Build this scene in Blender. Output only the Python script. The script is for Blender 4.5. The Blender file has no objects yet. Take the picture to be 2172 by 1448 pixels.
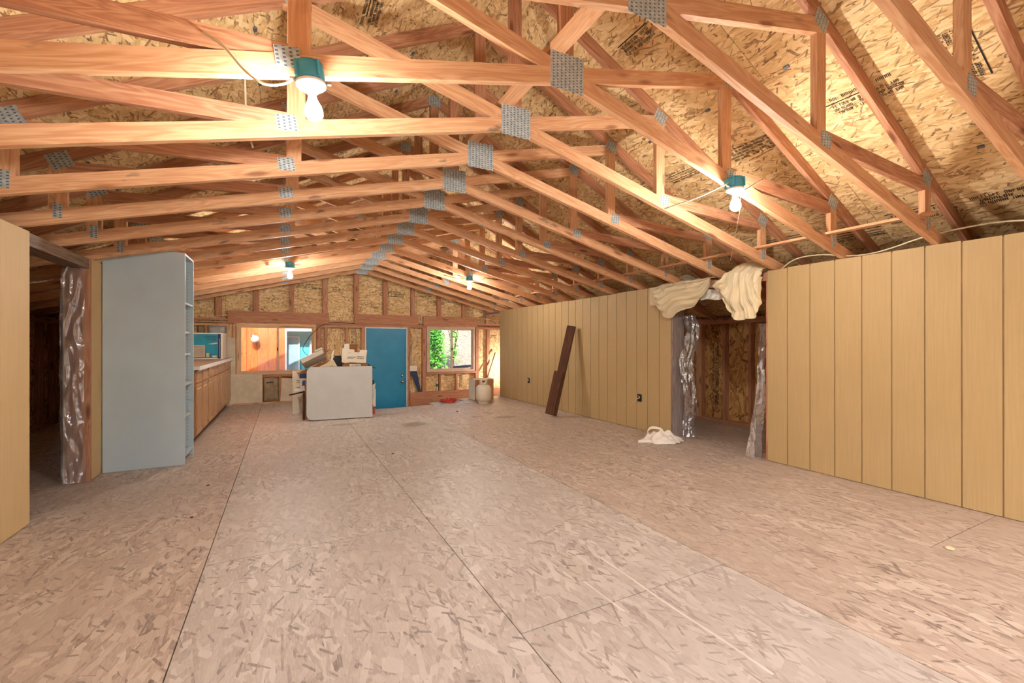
import bpy, bmesh, math, random
from mathutils import Vector, Matrix, noise
R = random.Random(7)
SC = bpy.context.scene
COL = SC.collection

# ---------------------------------------------------------------- camera, sky, sun, exposure
cam_d = bpy.data.cameras.new('camera')
cam_d.lens = 15.447; cam_d.sensor_width = 36.0; cam_d.shift_y = 0.0021
cam_d.clip_start = 0.03; cam_d.clip_end = 300
cam = bpy.data.objects.new('camera', cam_d); COL.objects.link(cam)
cam.location = (0, 0, 1.1655); cam.rotation_euler = (math.pi/2, 0, -0.4787)
SC.camera = cam

world = bpy.data.worlds.new('sky'); SC.world = world
world.use_nodes = True
wn = world.node_tree.nodes; wl = world.node_tree.links
sky = wn.new('ShaderNodeTexSky'); sky.sky_type = 'NISHITA'; sky.sun_disc = False
sky.sun_elevation = math.radians(46); sky.sun_rotation = math.radians(208)
sky.air_density = 1.0; sky.dust_density = 3.5; sky.ozone_density = 1.0
wn['Background'].inputs['Strength'].default_value = 0.40
wl.new(sky.outputs['Color'], wn['Background'].inputs['Color'])

sun_d = bpy.data.lights.new('sun', 'SUN'); sun_d.energy = 4.6; sun_d.angle = 0.012
sun_d.color = (1.0, 0.98, 0.95)
sun = bpy.data.objects.new('sun', sun_d); COL.objects.link(sun)
sun.rotation_euler = Vector((0.10, 0.64, -0.72)).to_track_quat('-Z', 'Y').to_euler()

vs = SC.view_settings
SC.display_settings.display_device = 'sRGB'
vs.view_transform = 'Standard'; vs.look = 'None'; vs.gamma = 1.0; vs.use_curve_mapping = False
vs.exposure = 0.88
SC.cycles.adaptive_threshold = 0.12; SC.cycles.adaptive_min_samples = 14; SC.cycles.caustics_reflective = False; SC.cycles.caustics_refractive = False
SC.cycles.max_bounces = 5; SC.cycles.diffuse_bounces = 3; SC.cycles.glossy_bounces = 2; SC.cycles.transmission_bounces = 2; SC.cycles.transparent_max_bounces = 10
BULB = 540.0

# ---------------------------------------------------------------- node helpers / materials
class NT:
    def __init__(self, name):
        self.m = bpy.data.materials.new(name); self.m.use_nodes = True
        self.t = self.m.node_tree; self.b = self.t.nodes['Principled BSDF']
        self.out = self.t.nodes['Material Output']
    def n(self, typ, props=None, **inp):
        nd = self.t.nodes.new('ShaderNode' + typ)
        for k, v in (props or {}).items(): setattr(nd, k, v)
        for k, v in inp.items():
            key = int(k[1:]) if k[0] == '_' and k[1:].isdigit() else k.replace('_', ' ')
            s = nd.inputs[key]
            if isinstance(v, bpy.types.NodeSocket): self.t.links.new(v, s)
            else: s.default_value = v
        return nd
    def set(self, **inp):
        for k, v in inp.items():
            s = self.b.inputs[k.replace('_', ' ')]
            if isinstance(v, bpy.types.NodeSocket): self.t.links.new(v, s)
            else: s.default_value = v
    def math(self, op, a, b=0.0, clamp=False):
        nd = self.n('Math', {'operation': op, 'use_clamp': clamp}, _0=a, _1=b)
        return nd.outputs[0]
    def mix(self, fac, a, b, blend='MIX'):
        nd = self.t.nodes.new('ShaderNodeMix'); nd.data_type = 'RGBA'; nd.blend_type = blend
        for idx, v in ((0, fac), (6, a), (7, b)):
            s = nd.inputs[idx]
            if isinstance(v, bpy.types.NodeSocket): self.t.links.new(v, s)
            else: s.default_value = v if idx == 0 else tuple(v)[:3] + (1.0,)
        return nd.outputs[2]
    def ramp(self, fac, stops, interp='LINEAR'):
        nd = self.n('ValToRGB', None, Fac=fac); cr = nd.color_ramp; cr.interpolation = interp
        while len(cr.elements) < len(stops): cr.elements.new(0.5)
        for e, (p, c) in zip(cr.elements, stops):
            e.position = p; e.color = tuple(c)[:3] + (1.0,)
        return nd.outputs[0]
    def smooth(self, v, lo, hi):
        nd = self.n('MapRange', {'interpolation_type': 'SMOOTHSTEP'}, Value=v)
        nd.inputs[1].default_value = lo; nd.inputs[2].default_value = hi
        return nd.outputs[0]
    def objvec(self, k=1.0):
        tc = self.n('TexCoord'); oi = self.n('ObjectInfo')
        r = oi.outputs['Random']
        off = self.n('CombineXYZ', None, X=self.math('MULTIPLY', r, 31.7 * k), Y=self.math('MULTIPLY', r, 17.3 * k), Z=self.math('MULTIPLY', r, 7.1 * k))
        return self.n('VectorMath', {'operation': 'ADD'}, _0=tc.outputs['Object'], _1=off.outputs[0]).outputs[0], r
    def bump(self, h, strength=0.3, dist=0.01):
        self.set(Normal=self.n('Bump', None, Strength=strength, Distance=dist, Height=h).outputs[0])

def srgb(r, g, b):
    return tuple(((c/255)/12.92 if c/255 <= 0.04045 else ((c/255+0.055)/1.055)**2.4) for c in (r, g, b))

def plain(name, col, rough=0.6, metal=0.0, mottle=0.06, scale=6.0, spec=0.4):
    t = NT(name); v, r = t.objvec()
    nz = t.n('TexNoise', None, Vector=v, Scale=scale, Detail=2.0, Roughness=0.6).outputs[0]
    dark = tuple(c * (1 - 3 * mottle) for c in col)
    t.set(Base_Color=t.mix(t.smooth(nz, 0.3, 0.75), dark, col), Roughness=rough, Metallic=metal, Specular_IOR_Level=spec)
    return t.m

def lumber(name, light, dark, knot, stain=0.0, rough=0.62, tintvar=0.22):
    t = NT(name); v, r = t.objvec()
    st = t.n('Mapping', None, Vector=v, Scale=(1.1, 17.0, 17.0)).outputs[0]
    fine = t.n('TexNoise', None, Vector=st, Scale=2.4, Detail=4.0, Roughness=0.65, Distortion=0.3).outputs[0]
    st2 = t.n('Mapping', None, Vector=v, Scale=(0.55, 6.5, 6.5)).outputs[0]
    broad = t.n('TexNoise', None, Vector=st2, Scale=2.0, Detail=2.0, Distortion=1.3).outputs[0]
    rings = t.math('FRACT', t.math('MULTIPLY', broad, 7.0))
    rings = t.math('ABSOLUTE', t.math('SUBTRACT', rings, 0.5))
    g = t.math('ADD', t.math('MULTIPLY', fine, 0.75), t.math('MULTIPLY', rings, 0.55))
    col = t.mix(t.smooth(g, 0.28, 0.80), dark, light)
    # per-board tint
    col = t.mix(t.smooth(r, 0.0, 1.0), t.mix(tintvar, col, dark), col)
    kv = t.n('Mapping', None, Vector=v, Scale=(2.1, 8.0, 8.0)).outputs[0]
    kn = t.n('TexVoronoi', {'voronoi_dimensions': '3D'}, Vector=kv, Scale=1.0, Randomness=1.0).outputs['Distance']
    kmask = t.math('SUBTRACT', 1.0, t.smooth(kn, 0.06, 0.20))
    col = t.mix(t.math('MULTIPLY', kmask, 0.8), col, knot)
    if stain:
        sv = t.n('Mapping', None, Vector=v, Scale=(1.6, 5.0, 5.0)).outputs[0]
        sn = t.n('TexNoise', None, Vector=sv, Scale=2.3, Detail=4.0).outputs[0]
        col = t.mix(t.math('MULTIPLY', t.smooth(sn, 0.66, 0.74), stain), col, (0.10, 0.085, 0.075))
    t.set(Base_Color=col, Roughness=rough, Specular_IOR_Level=0.3)
    return t.m

def osb(name, stops, scale=1.0, rough=0.7, spec=0.3, bump=0.0, worn=None, extra=None, contrast=1.0):
    """strand board: long flakes lying over each other, each turned by its own angle"""
    t = NT(name); v, r = t.objvec()
    col = None
    for i, (ang, sx, sy) in enumerate([(0.2, 9, 42), (-0.45, 8, 36)]):
        mp = t.n('Mapping', None, Vector=v, Location=(3.1 * i, 1.7 * i, 0), Rotation=(0, 0, ang), Scale=(sx * scale, sy * scale, 1)).outputs[0]
        vo = t.n('TexVoronoi', {'voronoi_dimensions': '2D', 'distance': 'MANHATTAN'}, Vector=mp, Scale=1.0, Randomness=1.0)
        sep = t.n('SeparateColor', None, Color=vo.outputs['Color'])
        c = t.ramp(sep.outputs[0], stops)
        if col is None: col = c; hgt = sep.outputs[2]
        else: col = t.mix(t.math('GREATER_THAN', sep.outputs[1], 0.5), col, c)
    for i, (ang, sx, sy, L, Wd, spread) in enumerate([(0.5, 10, 20, .055, .012, 2.4), (-0.3, 9, 24, .060, .011, 1.8), (0.1, 11, 24, .055, .009, 1.5), (1.2, 7, 13, .075, .013, 3.0), (0.25, 13, 30, .045, .0035, 1.6)]):
        mp = t.n('Mapping', None, Vector=v, Location=(7.3 * i + 5, 4.1 * i, 0), Rotation=(0, 0, ang), Scale=(sx * scale, sy * scale, 1)).outputs[0]
        vo = t.n('TexVoronoi', {'voronoi_dimensions': '2D'}, Vector=mp, Scale=1.0, Randomness=0.8)
        sep = t.n('SeparateColor', None, Color=vo.outputs['Color'])
        dl = t.n('VectorMath', {'operation': 'SUBTRACT'}, _0=mp, _1=vo.outputs['Position']).outputs[0]
        dl = t.n('VectorMath', {'operation': 'MULTIPLY'}, _0=dl, _1=(1 / sx, 1 / sy, 0)).outputs[0]
        rt = t.n('VectorRotate', {'rotation_type': 'Z_AXIS'}, Vector=dl, Angle=t.math('MULTIPLY', t.math('SUBTRACT', sep.outputs[2], 0.5), spread)).outputs[0]
        xy = t.n('SeparateXYZ', None, Vector=t.n('VectorMath', {'operation': 'ABSOLUTE'}, _0=rt).outputs[0])
        xl = t.math('DIVIDE', xy.outputs[0], t.math('MULTIPLY', t.math('ADD', sep.outputs[1], 0.35), L))
        wl2 = t.math('MULTIPLY', t.math('SUBTRACT', 1.0, t.math('MULTIPLY', t.math('MULTIPLY', xl, xl), 0.2)), t.math('MULTIPLY', t.math('ADD', sep.outputs[0], 0.45), Wd))
        mk = t.math('MULTIPLY', t.math('LESS_THAN', xl, 1.0), t.math('LESS_THAN', xy.outputs[1], wl2))
        if i == 4: mk = t.math('MULTIPLY', mk, t.math('GREATER_THAN', sep.outputs[2], 0.72))
        col = t.mix(mk, col, t.ramp(sep.outputs[0], stops) if i < 4 else t.mix(t.math('MULTIPLY', sep.outputs[0], 0.8), stops[1][1], stops[0][1]))
        if i == 1: hgt = t.math('ADD', hgt, mk)
    gr = t.n('TexNoise', {'noise_dimensions': '2D'}, Vector=t.n('Mapping', None, Vector=v, Scale=(25, 150, 1)).outputs[0], Scale=1.0, Detail=3.0).outputs[0]
    col = t.mix(t.math('MULTIPLY', t.smooth(gr, 0.35, 0.7), 0.3), col, tuple(min(1, c * 1.2) for c in stops[-1][1]))
    if worn:
        cloud = t.n('TexNoise', {'noise_dimensions': '2D'}, Vector=v, Scale=1.3, Detail=3.0).outputs[0]
        col = t.mix(t.math('ADD', worn[1], t.math('MULTIPLY', t.smooth(cloud, 0.35, 0.68), worn[2])), col, worn[0])
    if extra: col = extra(t, col)
    t.set(Base_Color=col, Roughness=t.math('ADD', rough - 0.12, t.math('MULTIPLY', gr, 0.24)), Specular_IOR_Level=spec)
    if bump: t.bump(hgt, bump, 0.002)
    return t.m

def floor_marks(t, col):
    tc = t.n('NewGeometry').outputs['Position']
    for (x, y, rx, ry, st) in [(1.68, 6.27, .24, .22, .55), (3.1, 6.24, .26, .13, .5), (1.98, 5.62, .10, .16, .3), (2.72, 6.5, .12, .12, .4), (3.05, 6.75, .1, .2, .35), (0.75, 6.75, .25, .12, .45), (-.2, 4.4, .5, .6, .12)]:
        d = t.n('VectorMath', {'operation': 'MULTIPLY'}, _0=t.n('VectorMath', {'operation': 'SUBTRACT'}, _0=tc, _1=(x, y, 0)).outputs[0], _1=(1/rx, 1/ry, 0)).outputs[0]
        ln = t.n('VectorMath', {'operation': 'LENGTH'}, _0=d).outputs['Value']
        nz = t.n('TexNoise', None, Vector=tc, Scale=9.0, Detail=3.0).outputs[0]
        m = t.math('SUBTRACT', 1.0, t.smooth(t.math('ADD', ln, nz), 0.95, 1.45))
        col = t.mix(t.math('MULTIPLY', m, st), col, (0.12, 0.085, 0.06))
    return col

MT = {}
MT['osb'] = osb('strand_board', [(0.0, srgb(116, 80, 52)), (0.10, srgb(168, 124, 82)), (0.26, srgb(208, 165, 108)), (0.62, srgb(224, 186, 130)), (1.0, srgb(244, 214, 164))])
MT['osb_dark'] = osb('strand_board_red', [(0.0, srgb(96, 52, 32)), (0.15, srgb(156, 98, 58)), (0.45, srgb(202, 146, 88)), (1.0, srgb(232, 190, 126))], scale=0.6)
MT['osb_floor'] = osb('strand_board_floor', [(0.0, srgb(110, 94, 88)), (0.09, srgb(154, 139, 130)), (0.30, srgb(184, 171, 161)), (0.7, srgb(198, 187, 177)), (1.0, srgb(222, 214, 205))],
                      scale=0.85, rough=0.48, spec=0.5, bump=0.2, worn=(srgb(190, 179, 169), 0.25, 0.4), extra=floor_marks)
MT['osb_floor_warm'] = osb('strand_board_floor_tan', [(0.0, srgb(106, 86, 77)), (0.09, srgb(152, 130, 117)), (0.30, srgb(181, 160, 145)), (0.7, srgb(194, 175, 160)), (1.0, srgb(218, 203, 188))],
                           scale=0.85, rough=0.5, spec=0.45, bump=0.2, worn=(srgb(186, 168, 152), 0.15, 0.4), extra=floor_marks)
MT['fir'] = lumber('fir_lumber', srgb(228, 183, 140), srgb(203, 146, 104), srgb(140, 84, 54), stain=0.7)
MT['fir_red'] = lumber('fir_lumber_red', srgb(210, 160, 124), srgb(174, 116, 84), srgb(110, 60, 38))
MT['fir_head'] = lumber('fir_header', srgb(202, 148, 112), srgb(170, 112, 80), srgb(112, 62, 40))
MT['weathered'] = lumber('weathered_lumber', srgb(150, 122, 98), srgb(96, 72, 54), srgb(50, 34, 24), stain=0.9)
MT['grey_wood'] = lumber('greyed_lumber', srgb(158, 142, 136), srgb(122, 104, 98), srgb(70, 56, 50))
MT['brown_wood'] = lumber('dark_stained_lumber', srgb(108, 66, 42), srgb(72, 40, 24), srgb(36, 18, 10))
MT['oak'] = lumber('oak_cabinet', srgb(204, 162, 122), srgb(172, 126, 88), srgb(150, 104, 70), rough=0.32)
MT['cedar'] = lumber('cedar_board', srgb(214, 122, 62), srgb(176, 84, 40), srgb(110, 52, 26))
MT['winwood'] = lumber('window_wood', srgb(228, 194, 154), srgb(210, 170, 130), srgb(170, 124, 88), tintvar=0.05)

def siding(name, col):
    t = NT(name); v, r = t.objvec()
    mp = t.n('Mapping', None, Vector=v, Scale=(2.0, 60.0, 60.0)).outputs[0]
    g = t.n('TexNoise', None, Vector=mp, Scale=1.6, Detail=6.0).outputs[0]
    cl = t.n('TexNoise', None, Vector=v, Scale=1.7, Detail=3.0).outputs[0]
    c = t.mix(t.smooth(g, 0.3, 0.7), tuple(x * 0.93 for x in col), col)
    c = t.mix(t.math('MULTIPLY', t.smooth(cl, 0.45, 0.75), 0.35), c, tuple(x * y for x, y in zip(col, (0.90, 0.86, 0.78))))
    t.set(Base_Color=c, Roughness=0.62, Specular_IOR_Level=0.3)
    return t.m
MT['siding'] = siding('tan_painted_siding', srgb(190, 161, 114))
MT['siding_y'] = siding('yellow_tan_siding', srgb(218, 186, 136))
MT['groove'] = plain('siding_groove', srgb(164, 136, 96), 0.8)

def galv(name):
    t = NT(name); v, r = t.objvec(0.0)
    sx = t.n('SeparateXYZ', None, Vector=v)
    fx = t.math('FRACT', t.math('MULTIPLY', sx.outputs[0], 38.0)); fy = t.math('FRACT', t.math('ADD', t.math('MULTIPLY', sx.outputs[1], 62.0), t.math('MULTIPLY', t.math('FLOOR', t.math('MULTIPLY', sx.outputs[0], 38.0)), 0.5)))
    slot = t.math('MULTIPLY', t.math('MULTIPLY', t.math('GREATER_THAN', fx, 0.30), t.math('LESS_THAN', fx, 0.72)), t.math('LESS_THAN', fy, 0.42))
    nz = t.n('TexNoise', None, Vector=v, Scale=38.0, Detail=4.0).outputs[0]
    c = t.mix(t.smooth(nz, 0.3, 0.7), srgb(160, 172, 176), srgb(200, 208, 208))
    t.set(Base_Color=t.mix(slot, c, srgb(92, 104, 112)), Roughness=0.40, Metallic=t.math('SUBTRACT', 0.3, t.math('MULTIPLY', slot, 0.25)))
    t.bump(slot, -0.4, 0.002)
    return t.m
MT['galv'] = galv('galvanised_plate')
MT['clip'] = plain('steel_clip', srgb(130, 140, 160), 0.4, 0.7)
MT['drywall'] = plain('drywall_paper', srgb(228, 212, 184), 0.85)
MT['shelf'] = plain('blue_grey_paint', srgb(192, 206, 212), 0.45, mottle=0.03, scale=2.0)
MT['shelf_edge'] = plain('pale_edge', srgb(214, 220, 220), 0.4)
MT['hole'] = plain('dark_hole', srgb(50, 52, 56), 0.9)
MT['white'] = plain('white_laminate', srgb(202, 201, 198), 0.42, mottle=0.02)
MT['white_edge'] = plain('white_edge', srgb(236, 232, 226), 0.4, mottle=0.02)
MT['countertop'] = plain('brown_laminate', srgb(186, 146, 118), 0.35)
MT['black'] = plain('black_plastic', srgb(24, 24, 26), 0.5)
MT['ink'] = plain('black_ink', srgb(52, 40, 30), 0.9)
MT['teal'] = plain('teal_door_paint', srgb(40, 142, 184), 0.38, mottle=0.05, scale=3.0)
MT['chrome'] = plain('satin_nickel', srgb(196, 190, 178), 0.25, 0.95)
MT['brass'] = plain('brass', srgb(206, 168, 92), 0.3, 0.9)
MT['blue_box'] = plain('blue_plastic', srgb(70, 160, 182), 0.45)
MT['porcelain'] = plain('white_porcelain', srgb(240, 238, 232), 0.25, mottle=0.01)
MT['cable'] = plain('cream_cable', srgb(222, 204, 172), 0.5)
MT['card'] = plain('brown_cardboard', srgb(176, 122, 76), 0.85)
MT['card_in'] = plain('brown_cardboard_inside', srgb(140, 92, 54), 0.9)
MT['card_w'] = plain('white_cardboard', srgb(232, 220, 200), 0.8, mottle=0.02)
MT['card_g'] = plain('grey_cardboard', srgb(188, 174, 158), 0.8)
MT['card_c'] = plain('cream_cardboard', srgb(228, 208, 168), 0.8)
MT['navy'] = plain('navy_plastic', srgb(28, 56, 100), 0.5)
MT['blue'] = plain('blue_cloth', srgb(92, 108, 176), 0.8)
MT['red'] = plain('red_plastic', srgb(206, 66, 50), 0.45)
MT['green'] = plain('green_print', srgb(70, 130, 64), 0.6)
MT['tank'] = plain('tank_enamel', srgb(214, 200, 178), 0.32, mottle=0.03)
MT['bag'] = plain('white_film', srgb(238, 228, 216), 0.35, mottle=0.02)
MT['muslin'] = plain('cream_muslin', srgb(232, 214, 178), 0.85, mottle=0.04)
MT['muslin_w'] = plain('white_muslin', srgb(226, 220, 208), 0.8, mottle=0.04)
MT['insul'] = plain('kraft_paper', srgb(176, 152, 118), 0.7, mottle=0.1)
MT['insul_p'] = plain('grey_film_batt', srgb(196, 194, 188), 0.5, mottle=0.1)
MT['ac_blue'] = plain('teal_print', srgb(40, 150, 176), 0.45, mottle=0.10, scale=3.5)
MT['ac_cream'] = plain('cream_print', srgb(216, 196, 166), 0.5)
MT['denim'] = plain('dark_blue_fabric', srgb(56, 70, 104), 0.8, mottle=0.15, scale=14)
MT['mulch'] = plain('soil_bank', srgb(146, 132, 114), 0.95, mottle=0.16, scale=22)
MT['gravel'] = plain('gravel_ground', srgb(128, 122, 114), 0.95, mottle=0.15, scale=18)
MT['timber_g'] = plain('slate_timber', srgb(84, 92, 106), 0.8)
MT['paint_w'] = plain('white_trim_paint', srgb(222, 232, 236), 0.5)
MT['paint_t'] = plain('turquoise_paint', srgb(100, 206, 222), 0.5)
MT['paint_b'] = plain('pale_blue_paint', srgb(160, 190, 202), 0.5)
MT['felt'] = plain('roof_felt', srgb(60, 56, 54), 0.95)
MT['vinyl'] = plain('window_vinyl', srgb(212, 182, 158), 0.4)
MT['stalk'] = plain('plant_stem', srgb(92, 84, 46), 0.8)
MT['chalk'] = plain('chalk', srgb(236, 228, 216), 0.9)
MT['concrete'] = plain('concrete', srgb(150, 140, 130), 0.9)

def leafmat(name, a, b):
    t = NT(name); v, r = t.objvec()
    nz = t.n('TexNoise', None, Vector=v, Scale=4.0, Detail=4.0).outputs[0]
    t.set(Base_Color=t.mix(t.smooth(nz, 0.35, 0.65), a, b), Roughness=0.5, Subsurface_Weight=0.0)
    return t.m
MT['leaf'] = leafmat('bright_leaf', srgb(40, 130, 36), srgb(126, 210, 70))

def film(name, tint, clear, rough):
    t = NT(name)
    tr = t.n('BsdfTransparent', None, Color=tint + (1,)); gl = t.n('BsdfGlossy', None, Roughness=rough, Color=(0.95, 0.96, 1, 1))
    df = t.n('BsdfDiffuse', None, Color=(0.86, 0.87, 0.9, 1))
    fr = t.n('Fresnel', None, IOR=1.5).outputs[0]
    m1 = t.n('MixShader', None, Fac=1 - clear, _1=tr.outputs[0], _2=df.outputs[0])
    m2 = t.n('MixShader', None, Fac=t.math('ADD', fr, 0.06 if rough > 0.05 else 0.0, True), _1=m1.outputs[0], _2=gl.outputs[0])
    t.t.links.new(m2.outputs[0], t.out.inputs['Surface'])
    return t.m
MT['poly'] = film('clear_poly_sheet', (0.9, 0.9, 0.92), 0.88, 0.14)
MT['glass'] = film('window_glass', (0.97, 0.98, 0.98), 1.0, 0.0)

def glow(name, col, st):
    t = NT(name); t.set(Base_Color=(1, 1, 1, 1), Emission_Color=col + (1,), Emission_Strength=st); return t.m
MT['bulb'] = glow('lit_bulb', (1.0, 0.965, 0.91), BULB)
MT['globe'] = plain('white_globe', srgb(240, 240, 238), 0.2, mottle=0.0)

# ---------------------------------------------------------------- mesh helpers
def wmat(o):
    return (wmat(o.parent) @ o.matrix_basis) if o.parent else o.matrix_basis.copy()

def link(name, data, M=None, parent=None, label=None, cat=None, group=None, kind=None):
    o = bpy.data.objects.new(name, data); COL.objects.link(o)
    M = M if M is not None else Matrix()
    if parent: o.parent = parent; M = wmat(parent).inverted() @ M
    o.matrix_basis = M
    tag(o, label, cat, group, kind)
    return o

def tag(o, label=None, cat=None, group=None, kind=None):
    for k, v in (('label', label), ('category', cat), ('group', group), ('kind', kind)):
        if v: o[k] = v
    return o

def empty(name, loc=(0, 0, 0), rz=0.0, label=None, cat=None, group=None, kind=None):
    return link(name, None, Matrix.Translation(loc) @ Matrix.Rotation(rz, 4, 'Z'), None, label, cat, group, kind)

def meshdata(name, verts, faces, mat, smooth=False):
    me = bpy.data.meshes.new(name); me.from_pydata(verts, [], faces); me.update()
    if mat: me.materials.append(MT[mat])
    if smooth:
        for p in me.polygons: p.use_smooth = True
    return me

_cache = {}
BOXF = [(0, 3, 2, 1), (4, 5, 6, 7), (0, 1, 5, 4), (1, 2, 6, 5), (2, 3, 7, 6), (3, 0, 4, 7)]
def boxmesh(dx, dy, dz, mat, bev=0.0, k0=0.0, k1=0.0):
    key = (round(dx, 4), round(dy, 4), round(dz, 4), mat, bev, round(k0, 4), round(k1, 4))
    if key in _cache: return _cache[key]
    a, b, c = dx / 2, dy / 2, dz / 2
    vs_ = []
    for z in (-c, c):
        vs_ += [(-a - k0 * b, -b, z), (a - k1 * b, -b, z), (a + k1 * b, b, z), (-a + k0 * b, b, z)]
    me = meshdata('box', vs_, BOXF, mat)
    if bev:
        bm = bmesh.new(); bm.from_mesh(me)
        bmesh.ops.bevel(bm, geom=bm.edges[:], offset=bev, segments=2, affect='EDGES', profile=0.7)
        bm.to_mesh(me); bm.free()
    _cache[key] = me
    return me

def bx(name, x0, x1, y0, y1, z0, z1, mat, parent=None, bev=0.0, M=None, **kw):
    """axis-aligned box; its longest side becomes the mesh's local X, its thinnest the local Z"""
    ext = [abs(x1 - x0), abs(y1 - y0), abs(z1 - z0)]
    order = sorted(range(3), key=lambda i: -ext[i])
    ax = [Vector((0, 0, 0)) for _ in range(3)]
    for j, i in enumerate(order): ax[j][i] = 1.0
    if ax[0].cross(ax[1]).dot(ax[2]) < 0: ax[2].negate()
    W = Matrix((ax[0], ax[1], ax[2])).transposed().to_4x4()
    W.translation = ((x0 + x1) / 2, (y0 + y1) / 2, (z0 + z1) / 2)
    if M is not None: W = M @ W
    me = boxmesh(ext[order[0]], ext[order[1]], ext[order[2]], mat, bev)
    return link(name, me, W, parent, **kw)

def board(name, a, b, w, t, mat, parent=None, wdir=(0, 0, 1), bev=0.0, k0=0.0, k1=0.0, **kw):
    a = Vector(a); b = Vector(b); ex = (b - a).normalized()
    ez = ex.cross(Vector(wdir)).normalized(); ey = ez.cross(ex)
    W = Matrix((ex, ey, ez)).transposed().to_4x4(); W.translation = (a + b) / 2
    return link(name, boxmesh((b - a).length, w, t, mat, bev, k0, k1), W, parent, **kw)

def lathe(name, prof, mat, M=None, parent=None, n=24, smooth=True, **kw):
    vs_, fs = [], []
    for r, z in prof:
        for i in range(n):
            a = 2 * math.pi * i / n; vs_.append((r * math.cos(a), r * math.sin(a), z))
    m = len(prof)
    for j in range(m - 1):
        for i in range(n):
            fs.append((j * n + i, j * n + (i + 1) % n, (j + 1) * n + (i + 1) % n, (j + 1) * n + i))
    fs.append(tuple(reversed(range(n)))); fs.append(tuple(range((m - 1) * n, m * n)))
    return link(name, meshdata(name, vs_, fs, mat, smooth), M, parent, **kw)

def spline(pts, k=6):
    P = [Vector(p) for p in pts]; out = []
    for i in range(len(P) - 1):
        p0, p1, p2, p3 = P[max(i - 1, 0)], P[i], P[i + 1], P[min(i + 2, len(P) - 1)]
        for j in range(k):
            t = j / k
            out.append(0.5 * ((2 * p1) + (p2 - p0) * t + (2 * p0 - 5 * p1 + 4 * p2 - p3) * t * t + (3 * p1 - p0 - 3 * p2 + p3) * t ** 3))
    return out + [P[-1]]

def tube(name, pts, r, mat, parent=None, k=6, n=7, M=None, **kw):
    P = spline(pts, k); vs_, fs = [], []
    up = Vector((0.13, 0.21, 1)).normalized()
    for i, p in enumerate(P):
        d = (P[min(i + 1, len(P) - 1)] - P[max(i - 1, 0)]).normalized()
        s = d.cross(up)
        if s.length < 1e-3: s = d.cross(Vector((1, 0, 0)))
        s.normalize(); u = s.cross(d)
        for j in range(n):
            a = 2 * math.pi * j / n
            vs_.append(tuple(p + (s * math.cos(a) + u * math.sin(a)) * r))
    for i in range(len(P) - 1):
        for j in range(n):
            fs.append((i * n + j, i * n + (j + 1) % n, (i + 1) * n + (j + 1) % n, (i + 1) * n + j))
    fs.append(tuple(reversed(range(n)))); fs.append(tuple(range((len(P) - 1) * n, len(P) * n)))
    return link(name, meshdata(name, vs_, fs, mat, True), M, parent, **kw)

def sheet(name, fn, nu, nv, mat, parent=None, thick=0.0, smooth=True, **kw):
    vs_ = [tuple(fn(i / nu, j / nv)) for j in range(nv + 1) for i in range(nu + 1)]
    fs = [(j * (nu + 1) + i, j * (nu + 1) + i + 1, (j + 1) * (nu + 1) + i + 1, (j + 1) * (nu + 1) + i) for j in range(nv) for i in range(nu)]
    o = link(name, meshdata(name, vs_, fs, mat, smooth), None, parent, **kw)
    if thick:
        md = o.modifiers.new('solid', 'SOLIDIFY'); md.thickness = thick; md.offset = 0
    return o

def prism(name, poly, t, mat, W, parent=None, **kw):
    """polygon in local XY, thickness t along local Z (0..t)"""
    n = len(poly)
    vs_ = [(x, y, 0) for x, y in poly] + [(x, y, t) for x, y in poly]
    fs = [tuple(reversed(range(n))), tuple(range(n, 2 * n))] + [(i, (i + 1) % n, n + (i + 1) % n, n + i) for i in range(n)]
    return link(name, meshdata(name, vs_, fs, mat), W, parent, **kw)

def frame(o, ex, ey, ez):
    W = Matrix((Vector(ex), Vector(ey), Vector(ez))).transposed().to_4x4(); W.translation = o
    return W

def stamp(w, h, rows, seed, mat='ink'):
    """a block of small printed strokes, like lettering too worn to read; lies in local XY"""
    rr = random.Random(seed); vs_, fs = [], []
    def q(x0, y0, x1, y1):
        k = len(vs_); vs_.extend([(x0, y0, 0), (x1, y0, 0), (x1, y1, 0), (x0, y1, 0)]); fs.append((k, k + 1, k + 2, k + 3))
    rh = h / rows
    for r in range(rows):
        y = -h / 2 + r * rh
        if rr.random() < 0.22:
            q(-w / 2, y + rh * .3, w / 2 * rr.uniform(.3, 1), y + rh * .55); continue
        x = -w / 2 + w * rr.uniform(0, .12); cw = rh * rr.uniform(.42, .62)
        while x < w / 2 - cw:
            if rr.random() < 0.86:
                s = cw * .22
                q(x, y + rh * .1, x + s, y + rh * .85)
                if rr.random() < .7: q(x + cw * .55, y + rh * .1, x + cw * .55 + s, y + rh * .85)
                for yy in (.1, .42, .74):
                    if rr.random() < .55: q(x, y + rh * yy, x + cw * .7, y + rh * (yy + .12))
            x += cw
    return meshdata('ink_stamp', vs_, fs, mat)

def copy_tree(o, parent=None):
    c = o.copy(); COL.objects.link(c); c.parent = parent
    for ch in [x for x in o.children]: copy_tree(ch, c)
    return c

# ---------------------------------------------------------------- dimensions of the room
XL, XR = -1.455, 4.273          # faces of the two inner walls
XC = 1.404                       # ridge line
YB, YF = 9.77, -1.45              # back wall (stud face), front wall
XOL, XOR = -2.95, 5.76           # outer walls
WH = 1.892                       # inner wall height
YT0 = 2.0533; DT = 0.6096        # trusses: y = YT0 + DT * k

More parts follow.
